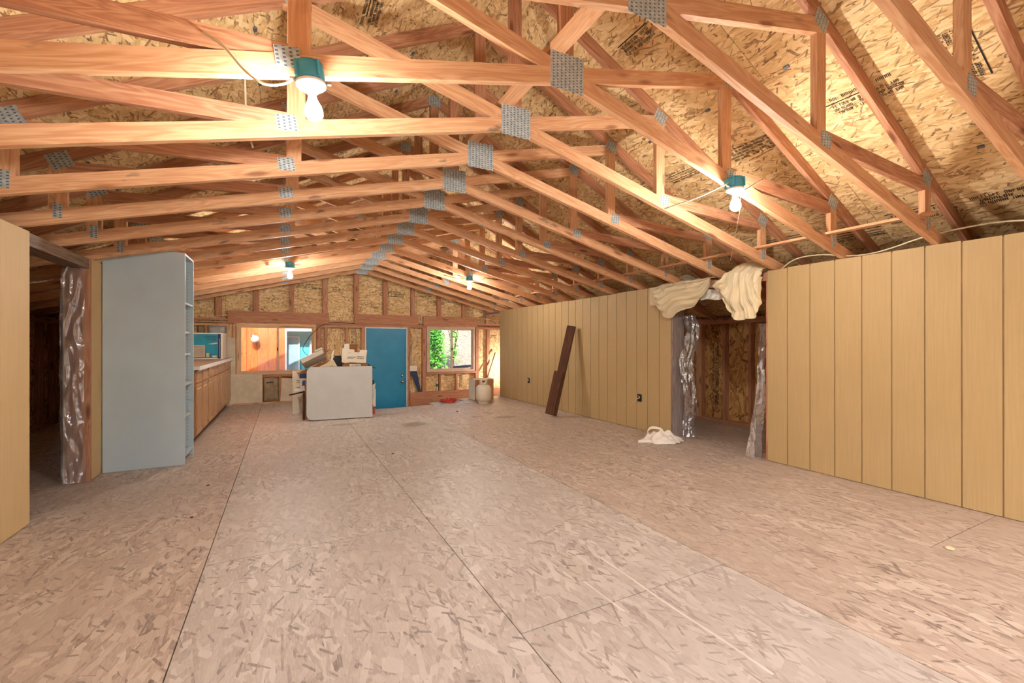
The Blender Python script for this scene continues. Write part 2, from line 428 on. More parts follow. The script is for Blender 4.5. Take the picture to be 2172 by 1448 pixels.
# ---------------------------------------------------------------- floor
fl = empty('floor', (0, 0, 0), label='worn greyish strand board floor laid in large sheets', kind='structure', cat='floor')
cols = [-2.95, -1.586, -.37, .846, 2.062, 3.278, 4.494, 5.85]
offs = [2.3, 3.70, 0.35, 1.55, 2.75, 1.13, 2.4]
ends = [YB + .09, YB + .09, YB + .09, 8.08, 8.14, 8.80, 8.80]
G = 0.0046
for i in range(7):
    y = offs[i] - 2.44 * 3
    while y < ends[i]:
        a, b = max(y, YF), min(y + 2.44, ends[i])
        if b - a > 0.02:
            bx('floor_sheet', cols[i] + G / 2, cols[i + 1] - G / 2, a + G / 2, b - G / 2, -0.019, 0.0, 'osb_floor' if i in (2, 3) else 'osb_floor_warm', fl)
        y += 2.44
bx('subfloor', -2.95, .846, YF, YB + .09, -0.06, -0.0195, 'weathered', fl)
bx('subfloor', .846, 3.278, YF, 8.0, -0.06, -0.0195, 'weathered', fl)
bx('subfloor', 3.278, 5.85, YF, 8.7, -0.06, -0.0195, 'weathered', fl)
bx('rim_board', .846, 3.278, 8.0, 8.04, -0.53, -0.0195, 'fir_red', fl)
bx('rim_board', 3.278, 5.85, 8.7, 8.74, -0.53, -0.0195, 'fir_red', fl)
bx('rim_board', .80, .84, 8.0, YB, -0.53, -0.0605, 'fir_red', fl)
bx('rim_board', 3.24, 3.275, 8.04, 8.74, -0.53, -0.0605, 'fir_red', fl)
bx('floor_landing', .8, 5.85, 8.0, YB + .09, -0.60, -0.53, 'concrete', label='sunken concrete entry landing below the blue door', kind='structure', cat='landing')
sheet('chalk_line', lambda u, v: (1.522 + 0.012 * v + 0.004 * math.sin(u * 9), 1.95 - u * 1.0, 0.0006), 30, 1, 'chalk', fl)
sheet('chalk_line', lambda u, v: (1.30 + 0.010 * v + .01 * u, 1.75 - u * .28, 0.0006), 10, 1, 'chalk', fl)

# ---------------------------------------------------------------- roof: sheathing sheets on both slopes
ce = empty('ceiling', (XC, 3, 3.0), label='unfinished roof underside of yellow strand board sheathing', kind='structure', cat='ceiling')
RZ = 3.782                                                 # underside of the sheathing at the ridge
ca, sa = 2 / math.sqrt(5), 1 / math.sqrt(5)
rows = [0.0, 0.52, 1.74, 2.96, 4.18, 5.35]
ridge_clip = boxmesh(.034, .02, .012, 'clip')
for side in (-1, 1):
    for j in range(5):
        y = YF - 0.3 - (1.22 if j % 2 else 0.35)
        yend = YB + 0.35
        while y < yend:
            a, b = max(y, YF - .3), min(y + 2.4384, yend)
            if b - a > .05:
                r0, r1 = rows[j] + .0015, rows[j + 1] - .0015
                mid = (r0 + r1) / 2
                o = Vector((XC + side * mid * ca, (a + b) / 2, RZ - mid * sa))
                nrm = Vector((side * sa, 0, ca))
                ex = Vector((0, 1, 0)); ey = Vector((-side * ca, 0, sa)); ez = ex.cross(ey)
                if ez.dot(nrm) < 0: ey = -ey; ez = -ez
                W = frame(o + nrm * 0.0065, ex, ey, ez)
                link('roof_sheet', boxmesh(b - a - .003, r1 - r0, .012, 'osb'), W, ce)
            y += 2.4384
    # felt and shingles above, unseen, added to block light at sheet gaps
    o = Vector((XC + side * 2.7 * ca, (YB + YF) / 2, RZ - 2.7 * sa)) + Vector((side * sa, 0, ca)) * .026
    ex = Vector((0, 1, 0)); ez = Vector((side * sa, 0, ca)); ey = ez.cross(ex)
    link('roof_felt', boxmesh(YB - YF + .8, 5.42, .02, 'felt'), frame(o, ex, ey, ez), ce)
    for rj in (0.52, 1.74, 2.96):                          # panel clips half way between trusses
        for k in range(-4, 12):
            yy = YT0 + DT * (k + .5)
            o = Vector((XC + side * rj * ca, yy, RZ - rj * sa)) - Vector((side * sa, 0, ca)) * .004
            link('panel_clip', ridge_clip, frame(o, ex, ey, ez), ce)
# printed stamps on the right slope
sd = 0
for (d, y, w, h, rows_, rot) in [(2.22, 1.02, .40, .15, 5, 1), (2.2, 1.50, .42, .16, 5, 0), (2.25, 2.30, .44, .15, 5, 0), (2.22, 2.95, .4, .14, 5, 0), (2.2, 3.6, .42, .15, 5, 1),
                          (3.5, 1.12, .42, .12, 3, 0), (3.5, 1.62, .44, .16, 4, 0), (3.62, 2.12, .44, .14, 4, 0), (3.5, 2.7, .42, .14, 4, 0), (.95, 2.4, .3, .12, 4, 0), (1.0, 3.7, .4, .1, 4, 0)]:
    sd += 1
    for side in (1,):
        nrm = Vector((-side * sa, 0, -ca)); ex = Vector((0, -1, 0)); ey = nrm.cross(ex)
        o = Vector((XC + side * d * ca, y, RZ - d * sa)) + nrm * .0015
        if rot: ex, ey = ey, -ex
        link('ink_stamp', stamp(w, h, rows_, sd), frame(o, ex, ey, nrm), ce)
for (d, y, w, h) in [(1.0, 2.9, .45, .14), (1.9, 4.6, .4, .14), (.9, 5.3, .4, .12)]:
    sd += 1
    nrm = Vector((sa, 0, -ca)); ex = Vector((0, 1, 0)); ey = nrm.cross(ex)
    link('ink_stamp', stamp(w, h, 5, sd), frame(Vector((XC - d * ca, y, RZ - d * sa)) + nrm * .0015, ex, ey, nrm), ce)

# ---------------------------------------------------------------- back wall
wb = empty('wall_back', (XC, YB, 0), label='unfinished back gable wall of studs and strand board', kind='structure', cat='wall')
Y1 = YB + .09
def roofz(x): return RZ - 0.5 * abs(x - XC) - .012
def sheath(x0, x1, z0, z1, m='osb'): bx('sheathing_panel', x0, x1, Y1, Y1 + .012, z0, z1, m, wb)
for x0, x1, z0, z1 in [(-2.95, -1.9, -.6, 1.72), (-1.898, -.806, -.6, 1.72), (.582, 1.535, -.6, 1.72), (2.445, 2.882, -.6, 1.72), (4.078, 4.9, -.6, 1.72), (4.902, 5.85, -.6, 1.72),
                       (-.806, .582, -.6, .565), (-.806, .582, 1.555, 1.72), (1.535, 2.445, 1.52, 1.72), (2.882, 4.078, -.6, .515), (2.882, 4.078, 1.565, 1.72)]:
    sheath(x0, x1, z0, z1)
sx = [-2.95, -2.2, -.98, .24, XC, 2.68, 3.9, 5.12, 5.85]
for a, b in zip(sx[:-1], sx[1:]):                         # gable panels cut to the roof line
    a2, b2 = a + .0015, b - .0015
    poly = [(a2, 1.7235), (b2, 1.7235), (b2, max(1.73, roofz(b2))), (a2, max(1.73, roofz(a2)))]
    prism('gable_panel', poly, .012, 'osb', frame((0, Y1 + .012, 0), (1, 0, 0), (0, 0, 1), (0, -1, 0)), wb)
prism('gable_light_block', [(-2.95, 1.66), (5.85, 1.66), (5.85, roofz(5.85) - .002), (XC, roofz(XC) - .002), (-2.95, roofz(-2.95) - .002)], .012, 'felt', frame((0, Y1 + .0255, 0), (1, 0, 0), (0, 0, 1), (0, -1, 0)), wb)  # unseen layer outside, added to stop daylight leaking through panel seams
for k in range(-2, 11):                                   # gable studs
    x = -1.084 + .6096 * k
    z0 = 1.79 if (-.937 < x < .816 or 1.323 < x < 2.686 or 2.806 < x < 4.125) else 1.645
    z1 = roofz(x) - .06
    if z1 > z0 + .05:
        board('stud', (x, YB + .045, z0), (x, YB + .045, z1), .087, .09, 'fir_red' if k % 3 == 0 else 'fir_head', wb, wdir=(1, 0, 0))
for x0, x1 in [(-.937, .816), (1.323, 2.686), (2.806, 4.125)]:
    bx('header', x0, x1, YB - .006, Y1, 1.583, 1.79, 'fir_head', wb)
for x0, x1 in [(-2.95, -.94), (.819, 1.32), (2.689, 2.803), (4.128, 5.76)]:
    bx('top_plate', x0, x1, YB + .004, Y1, 1.605, 1.643, 'fir_red', wb)
bx('top_plate', -2.95, -.94, YB + .002, Y1, 1.50, 1.545, 'fir', wb)
bx('top_plate', -2.95, 5.76, YB + .01, Y1, 1.56, 1.581, 'fir_red', wb)
bx('top_plate', .60, 1.535, YB, Y1, 1.50, 1.553, 'fir_red', wb)
bx('top_plate', 1.535, 2.445, YB, Y1, 1.525, 1.558, 'fir_red', wb)
bx('top_plate', 2.445, 2.87, YB, Y1, 1.52, 1.558, 'fir_head', wb)
bx('top_plate', 4.09, 5.76, YB, Y1, 1.51, 1.558, 'fir_head', wb)
for x0, x1, z0, z1, m in [(.590, .668, -.53, 1.50, 'fir_head'), (.735, .783, -.53, 1.50, 'fir_red'), (1.146, 1.193, -.53, 1.50, 'fir_red'), (1.462, 1.535, -.53, 1.50, 'fir_red'),
                          (2.445, 2.495, -.53, 1.52, 'fir_head'), (2.785, 2.872, .075, 1.52, 'fir_head'), (4.088, 4.165, .075, 1.51, 'fir_head'), (4.391, 4.455, .075, 1.51, 'fir_red'),
                          (3.182, 3.222, .075, .46, 'fir_head'), (3.582, 3.624, .075, .46, 'fir_head'), (5.0, 5.04, .075, 1.51, 'fir_red'), (5.4, 5.44, .075, 1.51, 'fir_red'),
                          (-.862, -.812, 0, 1.50, 'fir'), (-.955, -.872, 0, 1.50, 'winwood'), (-1.29, -1.25, 0, 1.50, 'fir_red'), (-.40, -.362, .03, .515, 'fir_head'), (-.088, -.042, .03, .515, 'fir_head'),
                          (.2, .24, .03, .515, 'fir_head'), (-2.0, -1.96, 0, 1.5, 'fir_red')]:
    board('stud', ((x0 + x1) / 2, YB + .045, z0), ((x0 + x1) / 2, YB + .045, z1), x1 - x0, .09, m, wb, wdir=(1, 0, 0))
bx('rough_sill', -.81, .588, YB, Y1, .517, .556, 'fir_head', wb)
bx('rough_sill', 2.874, 4.086, YB, Y1, .463, .507, 'fir_head', wb)
bx('bottom_plate', 2.497, 5.76, YB, Y1, .035, .073, 'fir_head', wb)
bx('bottom_plate', -2.95, .845, YB + .001, Y1, .0005, .03, 'fir', wb)
bx('ledger_board', 2.497, 5.76, YB - .035, YB, -.29, .033, 'fir_head', wb)
for (x, z, w, h, rot) in [(.42, 2.34, .5, .1, 0), (.98, 2.3, .2, .11, 0), (-.15, 2.32, .35, .08, 0), (2.22, 2.26, .42, .13, 0), (2.85, 2.28, .3, .1, 0), (3.2, 2.12, .3, .12, 0), (1.32, 1.36, .55, .12, 1), (3.74, .27, .35, .09, 1), (2.53, 1.15, .5, .06, 1), (2.53, .3, .42, .06, 1), (2.5, 1.4, .2, .05, 1), (4.6, 1.35, .16, .08, 0)]:
    sd += 1
    ex, ey = ((1, 0, 0), (0, 0, 1)) if not rot else ((0, 0, 1), (-1, 0, 0))
    link('ink_stamp', stamp(w, h, 3 if h > .09 else 2, sd), frame((x, Y1 - .0012, z), ex, ey, (0, -1, 0)), wb)

# ---------------------------------------------------------------- inner walls: grooved siding on studs
def siding_wall(par, X, face, segs, mat):
    """face=-1: the room is at smaller X; strips of siding between milled grooves"""
    for (y0, y1, grooves, backing) in segs:
        cut = [y0] + sorted(g for g in grooves if y0 + .02 < g < y1 - .02) + [y1]
        for i, (a, b) in enumerate(zip(cut[:-1], cut[1:])):
            top = WH + (((int((a + 50) / 1.2192)) * 37) % 5 - 2) * .0025
            ga = .0048 if i else 0; gb = .0048 if i < len(cut) - 2 else 0
            x0, x1 = (X + .004, X + .009) if face < 0 else (X - .009, X - .004)
            bx('siding_strip', x0, x1, a + ga, b - gb, .006, top, mat, par)
        x0, x1 = (X + .009, X + .016) if face < 0 else (X - .016, X - .009)
        bx('siding_backing', x0, x1, y0, y1, .004, WH - .006, 'groove', par)
        if backing:
            x2, x3 = (X + .0165, X + .155) if face < 0 else (X - .155, X - .0165)
            bx('wall_core', x2, x3, y0, y1, .0, WH - .01, 'fir_red', par)

wr = empty('wall_right', (XR, 4, 0), label='tan painted grooved siding wall with a curtained opening', kind='structure', cat='wall')
gf = [8.6072 - .2032 * k for k in range(23)]
gn = [2.5187 - .2032 * k for k in range(24)]
siding_wall(wr, XR, -1, [(3.945, 8.825, gf, True), (YF, 2.713, gn, True)], 'siding')
wl_ = empty('wall_left', (XL, 3, 0), label='tan painted siding wall with an open doorway to the side bay', kind='structure', cat='wall')
siding_wall(wl_, XL, 1, [(YF, 3.955, [3.62 - .2032 * k for k in range(29)], True), (4.985, YB, [5.23 + .2032 * k for k in range(23)], True)], 'siding_y')
bx('jamb', XR + .002, XR + .20, 3.915, 3.945, 0, WH - .01, 'grey_wood', wr)
bx('jamb', XR + .012, XR + .17, 2.7135, 2.733, 0, WH - .01, 'fir_red', wr)
bx('jamb', XR + .165, XR + .30, 2.60, 2.733, 1.45, WH - .02, 'card', wr)
bx('head_beam', XR + .02, XR + .155, 2.733, 3.915, 1.795, WH - .012, 'fir_red', wr)
bx('top_plate', XR + .01, XR + .12, 8.826, YB, 1.845, WH, 'grey_wood', wr)
bx('jamb', XL - .16, XL - .004, 4.955, 4.984, 0, WH - .005, 'fir_red', wl_)
bx('jamb', XL - .176, XL - .161, 4.957, 4.99, 0, WH - .10, 'siding_y', wl_)
bx('head_beam', XL - .15, XL - .012, 3.956, 4.955, 1.80, 1.846, 'weathered', wl_)
bx('head_beam', XL - .04, XL - .012, 3.956, 4.984, 1.8465, 1.885, 'weathered', wl_)

# outer side walls of the two bays
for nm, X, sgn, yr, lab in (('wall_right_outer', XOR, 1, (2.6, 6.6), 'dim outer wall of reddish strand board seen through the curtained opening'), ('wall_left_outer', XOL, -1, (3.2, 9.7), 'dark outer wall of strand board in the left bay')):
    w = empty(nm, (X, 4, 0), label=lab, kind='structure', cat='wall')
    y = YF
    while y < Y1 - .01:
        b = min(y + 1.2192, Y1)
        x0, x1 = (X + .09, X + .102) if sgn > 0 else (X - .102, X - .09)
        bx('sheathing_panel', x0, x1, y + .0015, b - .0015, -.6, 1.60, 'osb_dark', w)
        y += 1.2192
    x0, x1 = (X, X + .09) if sgn > 0 else (X - .09, X)
    bx('bottom_plate', x0, x1, YF, Y1, .0005, .04, 'fir_red', w)
    bx('top_plate', x0, x1, YF, Y1, 1.46, 1.54, 'fir_red', w)
    y = 3.91 - .4064 * 3
    while y < yr[1]:
        if y > yr[0]: board('stud', ((x0 + x1) / 2, y, .04), ((x0 + x1) / 2, y, 1.46), .040, .09, 'fir_red', w, wdir=(0, 1, 0))
        y += .4064
    if sgn > 0:
        board('stud', (X + .045, 4.755, .04), (X + .045, 4.755, 1.46), .10, .092, 'fir', w, wdir=(0, 1, 0))
        for yy in (4.52,):
            sd += 1
            link('ink_stamp', stamp(1.25, .12, 3, sd), frame((X + .0885, yy, .76), (0, 0, 1), (0, 1, 0), (-1, 0, 0)), w)

# front wall behind the camera with the wide doorway that lets the daylight in
wf = empty('wall_front', (XC, YF, 0), label='front gable wall with wide open doorway', kind='structure', cat='wall')
bx('wall_panel', -2.95, XL, YF - .1, YF, -.6, 1.72, 'osb', wf)
bx('wall_panel', XR, 5.85, YF - .1, YF, -.6, 1.72, 'osb', wf)
for a, b in zip(sx[:-1], sx[1:]):
    z0 = 2.02 if a > -1 and b < 4 else 1.72
    poly = [(a, z0), (b, z0), (b, max(z0 + .01, roofz(b))), (a, max(z0 + .01, roofz(a)))]
    prism('gable_panel', poly, .1, 'osb', frame((0, YF, 0), (1, 0, 0), (0, 0, 1), (0, -1, 0)), wf)
for x0, x1 in ((XL, -.98), (3.9, XR)):
    bx('wall_panel', x0, x1, YF - .1, YF, -.6, 1.72, 'osb', wf)

# ---------------------------------------------------------------- roof trusses
def make_truss():
    T = empty('roof_truss', (XC, YT0, 1.5))
    Y = YT0
    def P(d, z): return (XC + d, Y, z)
    W4 = .089
    ab, at = math.atan(.25), math.atan(.5)
    BZ, TZ = 2.665, 3.73
    for s in (-1, 1):
        kb, kt = .25 * -s, .5 * -s
        # bottom chord: heel -> apex (always drawn left to right so that the local width points up)
        e0, e1 = (P(-4.40, BZ - .25 * 4.40), P(-.001, BZ)) if s < 0 else (P(.001, BZ), P(4.40, BZ - .25 * 4.40))
        board('bottom_chord', e0, e1, W4, .038, 'fir', T, wdir=(0, 0, 1), k0=(.25 if s < 0 else -.25), k1=(.25 if s < 0 else -.25))
        e0, e1 = (P(-4.75, TZ - .5 * 4.75), P(-.001, TZ)) if s < 0 else (P(.001, TZ), P(4.75, TZ - .5 * 4.75))
        board('top_chord', e0, e1, W4, .038, 'fir_red', T, wdir=(0, 0, 1), k0=(.5 if s < 0 else -.5), k1=(.5 if s < 0 else -.5))
        # scissor web: bottom chord line carried on past the apex to the opposite top chord
        d1 = 1.345
        e0, e1 = (P(.0, BZ), P(1.40, BZ + .25 * 1.40)) if s < 0 else (P(-1.40, BZ + .25 * 1.40), P(.0, BZ))
        board('scissor_web', e0, e1, W4 - .001, .0372, 'fir', T, wdir=(0, 0, 1))
        board('vertical_web', P(s * d1, BZ - .25 * d1 + .02), P(s * d1, TZ - .5 * d1 - .02), W4, .0364, 'fir', T, wdir=(1, 0, 0))
        d2 = 2.70
        board('vertical_web', P(s * d2, BZ - .25 * d2 + .02), P(s * d2, TZ - .5 * d2 - .02), W4, .0364, 'fir', T, wdir=(1, 0, 0))
        a, b = P(s * (d1 + .02), BZ - .25 * d1 + .032), P(s * (d2 - .01), TZ - .5 * d2 - .075)
        if s < 0: a, b = b, a
        board('diagonal_web', a, b, W4, .0356, 'fir_red', T, wdir=(0, 0, 1))
        # nail plates on the camera side
        def plate(d, z, w, h, rot):
            W = Matrix.Translation((XC + d, Y - .0196, z)) @ Matrix.Rotation(-rot, 4, 'Y') @ Matrix.Rotation(math.pi / 2, 4, 'X')
            link('nail_plate', boxmesh(w, h, .0016, 'galv'), W, T)
        plate(s * (d1 + .045), BZ - .25 * d1 + .02, .098, .085, -s * .14)
        plate(s * (d1 + .0), TZ - .5 * d1 - .03, .12, .10, -s * .46)
        plate(s * (d2 - .01), TZ - .5 * d2 - .03, .12, .10, -s * .46)
        plate(s * d2, BZ - .25 * d2 + .035, .045, .095, 0)
        if s > 0:
            plate(0, BZ + .012, .222, .206, 0)
            plate(0, TZ - .02, .13, .11, 0)
    board('king_post', P(0, BZ + .06), P(0, TZ - .05), W4, .0348, 'fir_red', T, wdir=(1, 0, 0))
    return T
truss = make_truss()
ORD = ['first', 'second', 'third', 'fourth', 'fifth', 'sixth', 'seventh', 'eighth', 'ninth', 'tenth', 'eleventh', 'twelfth', 'thirteenth', 'fourteenth', 'fifteenth', 'sixteenth', 'seventeenth', 'eighteenth']
for k in range(-5, 13):
    t = truss if k == 0 else copy_tree(truss)
    t.location = (XC, YT0 + DT * k + (-.02 if k == 12 else 0), 1.5)
    lab = f'fir scissor roof truss with galvanised plates, {ORD[12 - k]} from the gable wall with the blue door'
    tag(t, lab, 'roof truss', 'scissor trusses along the roof')
board('lateral_brace', (XC - .066, 1.0, 2.795), (XC - .066, 9.3, 2.795), .089, .038, 'fir', None, wdir=(1, 0, 0), label='long lumber brace lying on the truss apexes under the ridge', cat='brace')
board('lateral_brace', (XC + 2.61, 1.36, 2.079), (XC + 2.61, 5.2, 2.079), .064, .019, 'fir', None, wdir=(1, 0, 0), label='thin lumber strip across the truss feet above the curtained opening', cat='brace')
board('lateral_brace', (XC + 2.61, 5.24, 2.079), (XC + 2.61, 9.3, 2.079), .064, .019, 'fir', None, wdir=(1, 0, 0), label='thin lumber strip across the truss feet above the propane tank side', cat='brace')
exec_after = []

# ---------------------------------------------------------------- lamps on the trusses
def lamp(x, y, z, label, tilt=0.0):
    L = empty('bulb_lamp', (x, y, z), label=label, cat='lamp', group='bare bulbs on the trusses')
    M = Matrix.Translation((x, y, z)) @ Matrix.Rotation(tilt, 4, 'Y')
    b = lathe('junction_box', [(.046, 0.0), (.053, -.002), (.055, -.02), (.056, -.07), (.052, -.072)], 'blue_box', M, L, n=20)
    for q in range(4):
        a = q * math.pi / 2 + .5
        bx('box_rib', -.006, .006, .052, .064, -.066, -.004, 'blue_box', b, M=M @ Matrix.Rotation(a, 4, 'Z'))
    for q in range(2):
        bx('mounting_ear', -.008, .008, .05, .078, -.072, -.062, 'chrome', b, M=M @ Matrix.Rotation(q * math.pi + math.pi / 2, 4, 'Z'))
    lathe('lampholder', [(.050, -.072), (.058, -.076), (.057, -.088), (.040, -.100), (.024, -.104), (.021, -.116), (.016, -.117)], 'porcelain', M, L, n=24)
    lathe('bulb', [(.013, -.112), (.015, -.130), (.019, -.146), (.030, -.168), (.035, -.188), (.0335, -.205), (.026, -.218), (.012, -.226), (.001, -.227)], 'bulb', M, L, n=20)
    return L
YL = YT0 - .019 - .064
lamp(.090, YL, 2.303, 'largest lit bare bulb on a blue box, close above the camera', -.10)
lamp(2.742, YL, 2.303, 'lit bare bulb on a blue box above the curtained opening', -.05)
YL2 = YT0 + DT * 8 - .019 - .064
lamp(.075, YL2, 2.295, 'small lit bare bulb above the window with the cedar view')
lamp(2.752, YL2, 2.295, 'small lit bare bulb in front of the window with green leaves')
tube('electric_cable', [(-.36, 2.10, 2.42), (-.245, 2.02, 2.335), (-.196, 2.0, 2.295), (-.134, 1.99, 2.225), (-.07, 1.985, 2.188), (0.0, 1.98, 2.205), (.045, 1.975, 2.245)], .0055, 'cable', label='cream cable curving down to the closest blue lamp box', cat='cable')
tube('electric_cable', [(2.24, 2.12, 2.06), (2.45, 2.05, 2.14), (2.62, 1.99, 2.225), (2.69, 1.98, 2.262)], .005, 'cable', label='taut cream cable reaching the lamp box from its ridge side', cat='cable')
tube('electric_cable', [(2.80, 1.97, 2.235), (2.85, 1.98, 2.235), (2.95, 1.99, 2.285), (3.09, 2.0, 2.36)], .006, 'cable', label='cream cable curling up from the lamp box over the opening', cat='cable')
tube('pull_string', [(2.752, 1.93, 2.22), (2.735, 1.925, 2.09), (2.69, 1.92, 1.93), (2.63, 1.92, 1.72)], .0012, 'cable', label='thin pull string hanging from the lamp above the opening', cat='string')
tube('electric_cable', [(XR + .05, 2.60, 1.895), (XR + .03, 2.5, 1.95), (XR + .03, 2.38, 1.975), (XR + .03, 2.2, 1.962), (XR + .03, 2.06, 1.925), (XR + .03, 1.9, 1.908), (XR + .03, 1.75, 1.921), (XR + .03, 1.515, 1.972), (XR + .03, 1.28, 1.992), (XR + .03, 1.1, 1.987), (XR + .03, .9, 1.95), (XR + .05, .7, 1.899)], .0065, 'cable', label='white cable looping along the top of the tan siding wall', cat='cable')
tube('electric_cable', [(2.69, YL2 + .02, 2.245), (2.62, YL2 + .05, 2.235), (2.4, YL2 + .3, 2.33)], .006, 'cable', label='short cable at the far bulb, ridge side', cat='cable')
tube('electric_cable', [(2.81, YL2 + .02, 2.25), (2.95, YL2 + .02, 2.24), (3.1, YL2 + .05, 2.30), (3.3, YL2 + .2, 2.33)], .006, 'cable', label='short cable at the far bulb, eave side', cat='cable')
tube('electric_cable', [(.02, YL2 + .02, 2.24), (-.12, YL2 + .04, 2.25), (-.3, YL2 + .1, 2.22)], .006, 'cable', label='short cable at the small bulb before the cedar window', cat='cable')
tube('electric_cable', [(-.2, 2.9, 2.9), (-.19, 2.92, 2.45), (-.16, 2.95, 2.30)], .006, 'cable', label='cable dropping down between the second pair of trusses', cat='cable')

# ---------------------------------------------------------------- windows and door
def window(name, x0, x1, z0, z1, xm, sash_left, label, mat):
    w = empty(name, ((x0 + x1) / 2, YB, z0), label=label, kind='structure', cat='window')
    ya, yb = YB + .012, YB + .085
    f = .042
    bx('frame', x0, x1, ya, yb, z1 - f, z1, mat, w); bx('frame', x0, x1, ya, yb, z0, z0 + f, mat, w)
    bx('frame', x0, x0 + f, ya, yb, z0 + f, z1 - f, mat, w); bx('frame', x1 - f, x1, ya, yb, z0 + f, z1 - f, mat, w)
    def sash(a, b, y, m, s=.036):
        p = bx('sash', a, a + s, y, y + .028, z0 + f, z1 - f, m, w)
        bx('sash_rail', b - s, b, y, y + .028, z0 + f, z1 - f, m, p)
        bx('sash_rail', a + s, b - s, y, y + .028, z1 - f - s, z1 - f, m, p)
        bx('sash_rail', a + s, b - s, y, y + .028, z0 + f, z0 + f + s, m, p)
        bx('pane', a + s, b - s, y + .012, y + .016, z0 + f + s, z1 - f - s, 'glass', p)
        return p
    l = sash(x0 + f, xm + .018, ya + (.004 if sash_left else .038), mat)
    r = sash(xm - .018, x1 - f, ya + (.038 if sash_left else .004), mat)
    bx('latch', (x0 + f + .004) if not sash_left else xm - .012, (x0 + f + .024) if not sash_left else xm + .006, ya - .008, ya + .004, (z0 + z1) / 2 - .03, (z0 + z1) / 2 + .03, 'black', w)
    return w
window('window_1', -.800, .580, .562, 1.548, -.108, True, 'sliding wood-framed window looking onto orange cedar boards', 'winwood')
window('window_2', 2.890, 4.072, .512, 1.558, 3.497, True, 'sliding window looking onto green leaves and a bank', 'vinyl')
d = empty('door_1', (2.0, YB, -.53), label='teal blue entry door with nickel knob and deadbolt', kind='structure', cat='door')
slab = bx('door_slab', 1.572, 2.412, YB + .03, YB + .074, -.525, 1.497, 'teal', d, bev=.003)
for a in ((1.537, 1.562, -.53, 1.52), (2.420, 2.443, -.53, 1.52)):
    bx('door_jamb', a[0], a[1], YB + .002, YB + .09, a[2], a[3], 'paint_w', d)
bx('door_jamb', 1.562, 2.42, YB + .002, YB + .09, 1.500, 1.522, 'paint_w', d)
for x, z, nm in ((2.335, .455, 'deadbolt'), (2.330, .322, 'knob')):
    M = Matrix.Translation((x, YB + .03, z)) @ Matrix.Rotation(math.pi / 2, 4, 'X')
    pr = [(.032, 0), (.033, .006), (.024, .010)] + ([(.012, .02), (.022, .035), (.028, .05), (.022, .062), (.001, .066)] if nm == 'knob' else [(.022, .022), (.001, .024)])
    lathe(nm, pr, 'chrome', M, d, n=20)

# ---------------------------------------------------------------- pieces fixed to the back wall
prism('drywall_piece', [(-.952, 0), (-.375, 0), (-.372, .545), (-.81, .56), (-.812, 1.245), (-.952, 1.245)], .012, 'drywall', frame((0, YB - .001, .031), (1, 0, 0), (0, 0, 1), (0, -1, 0)), label='large tan drywall offcut under the cedar window beside the cabinets', cat='drywall')
prism('drywall_piece', [(-.066, 0), (.30, 0), (.30, .43), (.0, .46), (-.034, .455)], .012, 'drywall', frame((0, YB - .001, .031), (1, 0, 0), (0, 0, 1), (0, -1, 0)), label='small tan drywall offcut right of the paper-faced insulation', cat='drywall')
def batt(x0, x1, z0, z1, mat, label, seed):
    def fn(u, v):
        p = Vector((x0 + (x1 - x0) * u, 0, z0 + (z1 - z0) * v))
        n1 = noise.noise(Vector((p.x * 9 + seed, seed, p.z * 7)))
        n2 = abs(noise.noise(Vector((p.x * 16, seed * 2, p.z * 22))))
        e = min(u, 1 - u, v, 1 - v) * 8
        return (p.x, YB + .05 - .035 * min(1, e) - .022 * n1 - .02 * n2, p.z)
    return sheet('insulation_batt', fn, 26, 30, mat, label=label, cat='insulation', thick=.004)
b1 = batt(-.36, -.09, .03, .515, 'insul', 'brown kraft-faced insulation bulging between studs under the cedar window', 3)
sd += 1
link('ink_print', stamp(.17, .07, 1, 91), frame((-.22, YB - .022, .42), (1, 0, .12), (-.12, 0, 1), (0, -1, 0)), b1)
batt(-1.25, -.956, 1.16, 1.5, 'insul_p', 'grey crumpled insulation above the boxed air conditioner', 8)
batt(-1.40, -1.292, 1.16, 1.5, 'insul', 'narrow strip of insulation beside the shelf, above the counter', 5)
sw = empty('switch_box', (2.573, YB, .55), label='white three-gang switch plate next to the blue door', cat='switch')
bx('plate', 2.492, 2.655, YB - .022, YB - .004, .548, .668, 'card_w', sw, bev=.003)
for q in range(3): bx('toggle', 2.515 + q * .052, 2.525 + q * .052, YB - .034, YB - .022, .596, .622, 'white_edge', sw)
bx('back_box', 2.50, 2.648, YB - .004, YB + .06, .552, .664, 'blue_box', sw)
wire_lab = ['outermost white cable running down to the switch plate', 'middle white cable running down to the switch plate', 'innermost white cable running down to the switch plate']
for q in range(3):
    tube('switch_cable', [(2.67 + .02 * q, YB + .03, 1.50), (2.62 + .018 * q, YB + .015, 1.3), (2.545 + .02 * q, YB + .0, 1.08), (2.51 + .02 * q, YB + .01, .88), (2.52 + .02 * q, YB + .02, .66)], .006, 'cable', label=wire_lab[q], cat='cable', group='cables above the switch plate')
tube('electric_cable', [(2.566, YB - .012, 2.42), (2.574, YB - .012, 2.2), (2.585, YB - .012, 2.05), (2.63, YB - .012, 1.80)], .006, 'cable', label='white cable stapled down a gable stud above the blue door', cat='cable')
tube('electric_cable', [(4.28, YB - .012, 1.76), (4.45, YB - .012, 1.76), (4.62, YB - .012, 1.70), (4.78, YB - .01, 1.58)], .006, 'cable', label='cream cable sagging at the top right of the back wall', cat='cable')
tube('electric_cable', [(-1.18, YB - .01, 1.64), (-1.1, YB - .015, 1.68), (-1.0, YB - .015, 1.695), (-.94, YB - .012, 1.69)], .007, 'cable', label='white cable ending at the header above the cabinets', cat='cable')
